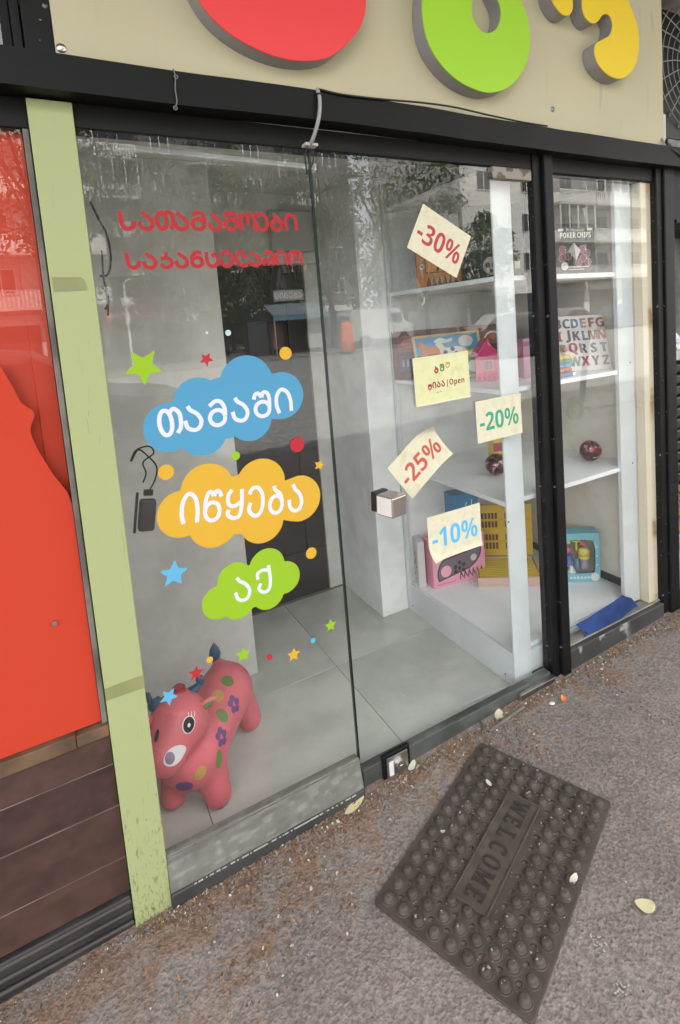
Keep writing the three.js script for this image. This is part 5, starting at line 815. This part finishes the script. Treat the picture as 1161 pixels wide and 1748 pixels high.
    mesh('magazine_rack', [bx(10.3, 10.9, 0.3, 1.7, 27.0, 27.19), bx(12.3, 13.0, 0.4, 1.1, 26.8, 27.19)], std([0.25, 0.1, 0.1], 0.6), t); mesh('drinks_fridge', bx(12.2, 13.1, 0.2, 1.5, 26.6, 26.79), std([0.3, 0.34, 0.36], 0.3), t);
    mesh('post', [cyl(0.04, 0.04, 1.85, 10.1, 0.925, 26.05, 8), cyl(0.04, 0.04, 1.85, 13.3, 0.925, 26.05, 8)], railM, t); mesh('newspaper_rack', bx(9.0, 10.1, 0, 1.9, 27.3, 28.2), std([0.05, 0.05, 0.06], 0.5), t);
    const s = thing('hanging_sign', 'white lettered sign board hanging above the kiosk', 'sign', [11.6, 3.25, 27.5]); mesh('board', bx(-0.9, 0.9, -0.3, 0.3, -0.04, 0.04, 0.01), std([0.28, 0.28, 0.27], 0.6), s); ['c', 'i', 'n', 'e', 'b', 'a'].forEach((k, i) => { const m = mesh('letter', ribbons(k, 0.06, 0.2, 0.32), white, s); m.position.set(-0.8 + i * 0.28, -0.16, -0.05); }); mesh('pole', cyl(0.05, 0.05, 3.4, 0, -1.7, 0.1, 8), railM, s);
  }
  { const t = thing('orange_column', 'orange advertising column standing on the far kerb', 'advertising column', [12.9, 0, 23.2]); mesh('body', uvm(new THREE.LatheGeometry([[0.001, 0], [0.42, 0], [0.36, 0.7], [0.3, 1.35], [0.24, 1.5], [0.001, 1.52]].map((p) => new THREE.Vector2(...p)), 24)), std([0.75, 0.2, 0.1], 0.5), t); mesh('side_strip', bx(0.3, 0.42, 0, 1.3, -0.04, 0.04, 0.01), white, t); }
  { const t = thing('delivery_van', 'pale grey delivery van parked at the far kerb', 'van', [16.6, 0, 25.6]); mesh('body', ext(poly([[-2.1, 0.35], [2.1, 0.35], [2.15, 1.1], [1.6, 1.3], [1.2, 2.1], [-2.0, 2.15], [-2.15, 1.8]]), 1.8, 0.06), std([0.4, 0.4, 0.39], 0.35), t); mesh('side_window', bx(0.5, 1.3, 1.25, 1.85, -0.012, -0.001), pane, t); for (const x of [-1.3, 1.35]) { const w = mesh('wheel', cyl(0.34, 0.34, 0.22, x, 0.34, 0.0, 20, 'z'), M.dark, t); mesh('rim', cyl(0.18, 0.18, 0.02, x, 0.34, -0.12, 16, 'z'), M.metalWorn, w); } }
  // cars
  const carProfile = [[-2.1, 0.3], [-2.15, 0.75], [-1.9, 0.92], [-1.35, 0.98], [-0.75, 1.42], [0.5, 1.44], [1.15, 1.0], [1.95, 0.86], [2.15, 0.65], [2.12, 0.3]];
  function car(label, x, z, c, turn = 0) {
    const t = thing('parked_car', label, 'car', [x, -0.16, z], turn);
    mesh('body', ext(poly(smooth(carProfile, 3)), 1.7, 0.12, 6).translate(0, 0, -0.85), std(c, 0.25, { metalness: 0.2 }), t);
    mesh('side_window', [-0.862, 0.856].map((zz) => ext(poly([[-1.15, 1.0], [-0.7, 1.32], [-0.12, 1.34], [-0.12, 1.0]]), 0.006).translate(0, 0, zz)), pane, t); mesh('side_window', [-0.862, 0.856].map((zz) => ext(poly([[-0.05, 1.0], [-0.05, 1.34], [0.45, 1.34], [0.95, 1.0]]), 0.006).translate(0, 0, zz)), pane, t);
    for (const wx of [-1.35, 1.3]) for (const wz of [-0.78, 0.78]) { const w = mesh('wheel', cyl(0.32, 0.32, 0.2, wx, 0.32, wz, 22, 'z'), M.dark, t); mesh('rim', cyl(0.19, 0.19, 0.03, wx, 0.32, wz + Math.sign(wz) * 0.1, 16, 'z'), M.metalWorn, w); }
    for (const wz of [-0.6, 0.6]) { mesh('headlight', bx(2.08, 2.16, 0.66, 0.78, wz - 0.16, wz + 0.16, 0.02), white, t); mesh('tail_light', bx(-2.17, -2.1, 0.7, 0.84, wz - 0.14, wz + 0.14, 0.02), std([0.4, 0.02, 0.02], 0.4), t); }
    return t;
  }
  car('dark saloon car in the road, mirrored beside the black mullion', 14.6, 12.6, [0.02, 0.022, 0.025], 0.05); car('silver car parked far along the street, nearest of the mirrored row', 21, 20.5, [0.4, 0.4, 0.4], 0); car('grey car parked behind the silver one', 26, 20.6, [0.2, 0.2, 0.21], Math.PI); car('dark blue car parked farthest along the street', 31.2, 20.6, [0.05, 0.07, 0.12], 0); car('near black car at the kerb, mirrored in the red window', -0.85, 5.85, [0.02, 0.02, 0.022], 0).scale.setScalar(1.08);
  { // kick scooter standing on the pavement
    const t = thing('kick_scooter', 'dark electric kick scooter, mirrored in the narrow right window', 'scooter', [5.0, 0.15, 2.75], 0.12);
    mesh('deck', bx(0.15, 0.9, 0.1, 0.15, -0.08, 0.08, 0.02), M.dark2, t); mesh('stem', tube([[0.1, 0.2, 0], [0.16, 0.6, 0], [0.24, 1.12, 0]], 0.035), M.dark2, t); mesh('handlebar', tube([[0.24, 1.12, -0.24], [0.22, 1.14, 0], [0.24, 1.12, 0.24]], 0.018), M.dark2, t);
    for (const x of [0.0, 1.0]) { const w = mesh('wheel', new THREE.TorusGeometry(0.1, 0.028, 10, 28).translate(x, 0.125, 0), M.dark, t); mesh('hub', cyl(0.06, 0.06, 0.05, x, 0.125, 0, 16, 'z'), M.metalWorn, w); } mesh('mudguard', new THREE.TorusGeometry(0.14, 0.02, 6, 20, 2).rotateZ(0.5).translate(0, 0.125, 0), M.dark2, t); mesh('lamp', cyl(0.03, 0.03, 0.05, 0.17, 0.95, 0, 14, 'x'), white, t);
  }
  { const t = thing('street_pole', 'white street pole with small signs by the red shop', 'pole', [3.0, 0, 27]); mesh('pole', cyl(0.06, 0.05, 4.2, 0, 2.1, 0, 12), white, t); mesh('sign_plate', bx(-0.2, 0.35, 3.1, 3.5, -0.08, -0.06, 0.005), white, t); mesh('lamp_arm', tube([[0, 4.2, 0], [0.3, 4.35, 0], [0.7, 4.35, 0]], 0.03), white, t); mesh('band', bx(-0.09, 0.09, 2.2, 2.7, -0.09, 0.09, 0.01), white, t); }
  // street trees: tapered trunk, limbs and a crown of leaf clusters
  function treeParts(s, R, H0, H1) {
    reseed(s);
    const limbs = [tube([[0, 0, 0], [0.08, H0 * 0.5, 0.05], [-0.05, H0, 0], [0.1, (H0 + H1) / 2, 0.1]], 0.17, 24, 8)], cl = [];
    for (let k = 0; k < 9; k++) { const a = k * 2.4 + rr(-0.3, 0.3), e = V(Math.cos(a) * R * rr(0.45, 0.85), H0 + (H1 - H0) * rr(0.3, 0.85), Math.sin(a) * R * rr(0.45, 0.85)); limbs.push(tube([[0, H0 * rr(0.8, 1.2), 0], [e.x * 0.5, (H0 + e.y) / 2 + 0.2, e.z * 0.5], [e.x, e.y, e.z]], 0.06, 10, 6)); cl.push(e); }
    for (let k = 0; k < 26; k++) { const a = rr(0, 6.28), r = R * Math.sqrt(rnd()), y = rr(0, 1); cl.push(V(Math.cos(a) * r * Math.sqrt(1 - Math.pow(2 * y - 1, 2) * 0.75), H0 * 0.8 + (H1 - H0 * 0.8) * y, Math.sin(a) * r * Math.sqrt(1 - Math.pow(2 * y - 1, 2) * 0.75))); }
    const pos = [], m = new THREE.Matrix4(), q = new THREE.Quaternion(), v = V();
    for (const c of cl) { const n = 150; for (let k = 0; k < n; k++) { v.set(rr(-1, 1), rr(-1, 1), rr(-1, 1)); if (v.length() > 1) continue; q.setFromEuler(new THREE.Euler(rr(0, 6), rr(0, 6), rr(0, 6))); const sz = rr(0.09, 0.2); m.compose(V(c.x + v.x * R * 0.34, c.y + v.y * R * 0.26, c.z + v.z * R * 0.34), q, V(sz, sz, sz)); const p = [[-1, 0, 0], [0, 0.45, 0.1], [1, 0, 0], [0, -0.45, 0.1]].map((a) => V(...a).applyMatrix4(m)); for (const i of [0, 1, 2, 0, 2, 3]) pos.push(p[i].x, p[i].y, p[i].z); } }
    const g = new THREE.BufferGeometry(); g.setAttribute('position', new THREE.Float32BufferAttribute(pos, 3)); g.computeVertexNormals(); g.setAttribute('uv', new THREE.Float32BufferAttribute(new Float32Array(pos.length / 3 * 2), 2));
    return [merge(limbs), g];
  }
  const kinds = [treeParts(11, 3.6, 3.0, 13), treeParts(12, 3.2, 2.8, 12), treeParts(13, 2.4, 1.8, 7.6), treeParts(14, 3.2, 6.4, 13)];
  const bark = std([0.07, 0.055, 0.045], 0.9), leafM = [[0.055, 0.09, 0.03], [0.07, 0.11, 0.035], [0.045, 0.075, 0.03]].map((c) => std(c, 0.6, { side: THREE.DoubleSide }));
  const where = ['above the red-signed shop, left of the others', 'between the red-signed shop and the kiosk', 'directly behind the street kiosk', 'just right of the street kiosk', 'behind the orange column', 'behind the pale van', 'in front of the pale block, mirrored by the -30% paper', 'taller tree right of the pale van', 'behind the red-signed shop, farther back', 'far behind the kiosk in a second row', 'far behind the pale van in a second row', 'with a tall bare trunk, mirrored in the red window'];
  [[4.6, 28.2, 1], [7.6, 28.6, 0], [12.0, 31.4, 0], [15.0, 29, 1], [17.9, 30.5, 0], [20.8, 29.5, 0], [26.2, 27.6, 2], [23.4, 30.5, 1], [9.6, 34, 0], [11.5, 39, 0], [17, 39, 0], [-0.35, 25.4, 3]].forEach(([x, z, k], i) => {
    const t = thing('street_tree', `leafy green street tree ${where[i]}`, 'tree', [x, -0.02, z], i * 1.3, undefined);
    mesh('trunk', kinds[k][0], bark, t); mesh('crown', kinds[k][1], leafM[i % 3], t); t.scale.setScalar(0.92 + 0.05 * (i % 4));
  });
}

renderer.render(scene, camera);
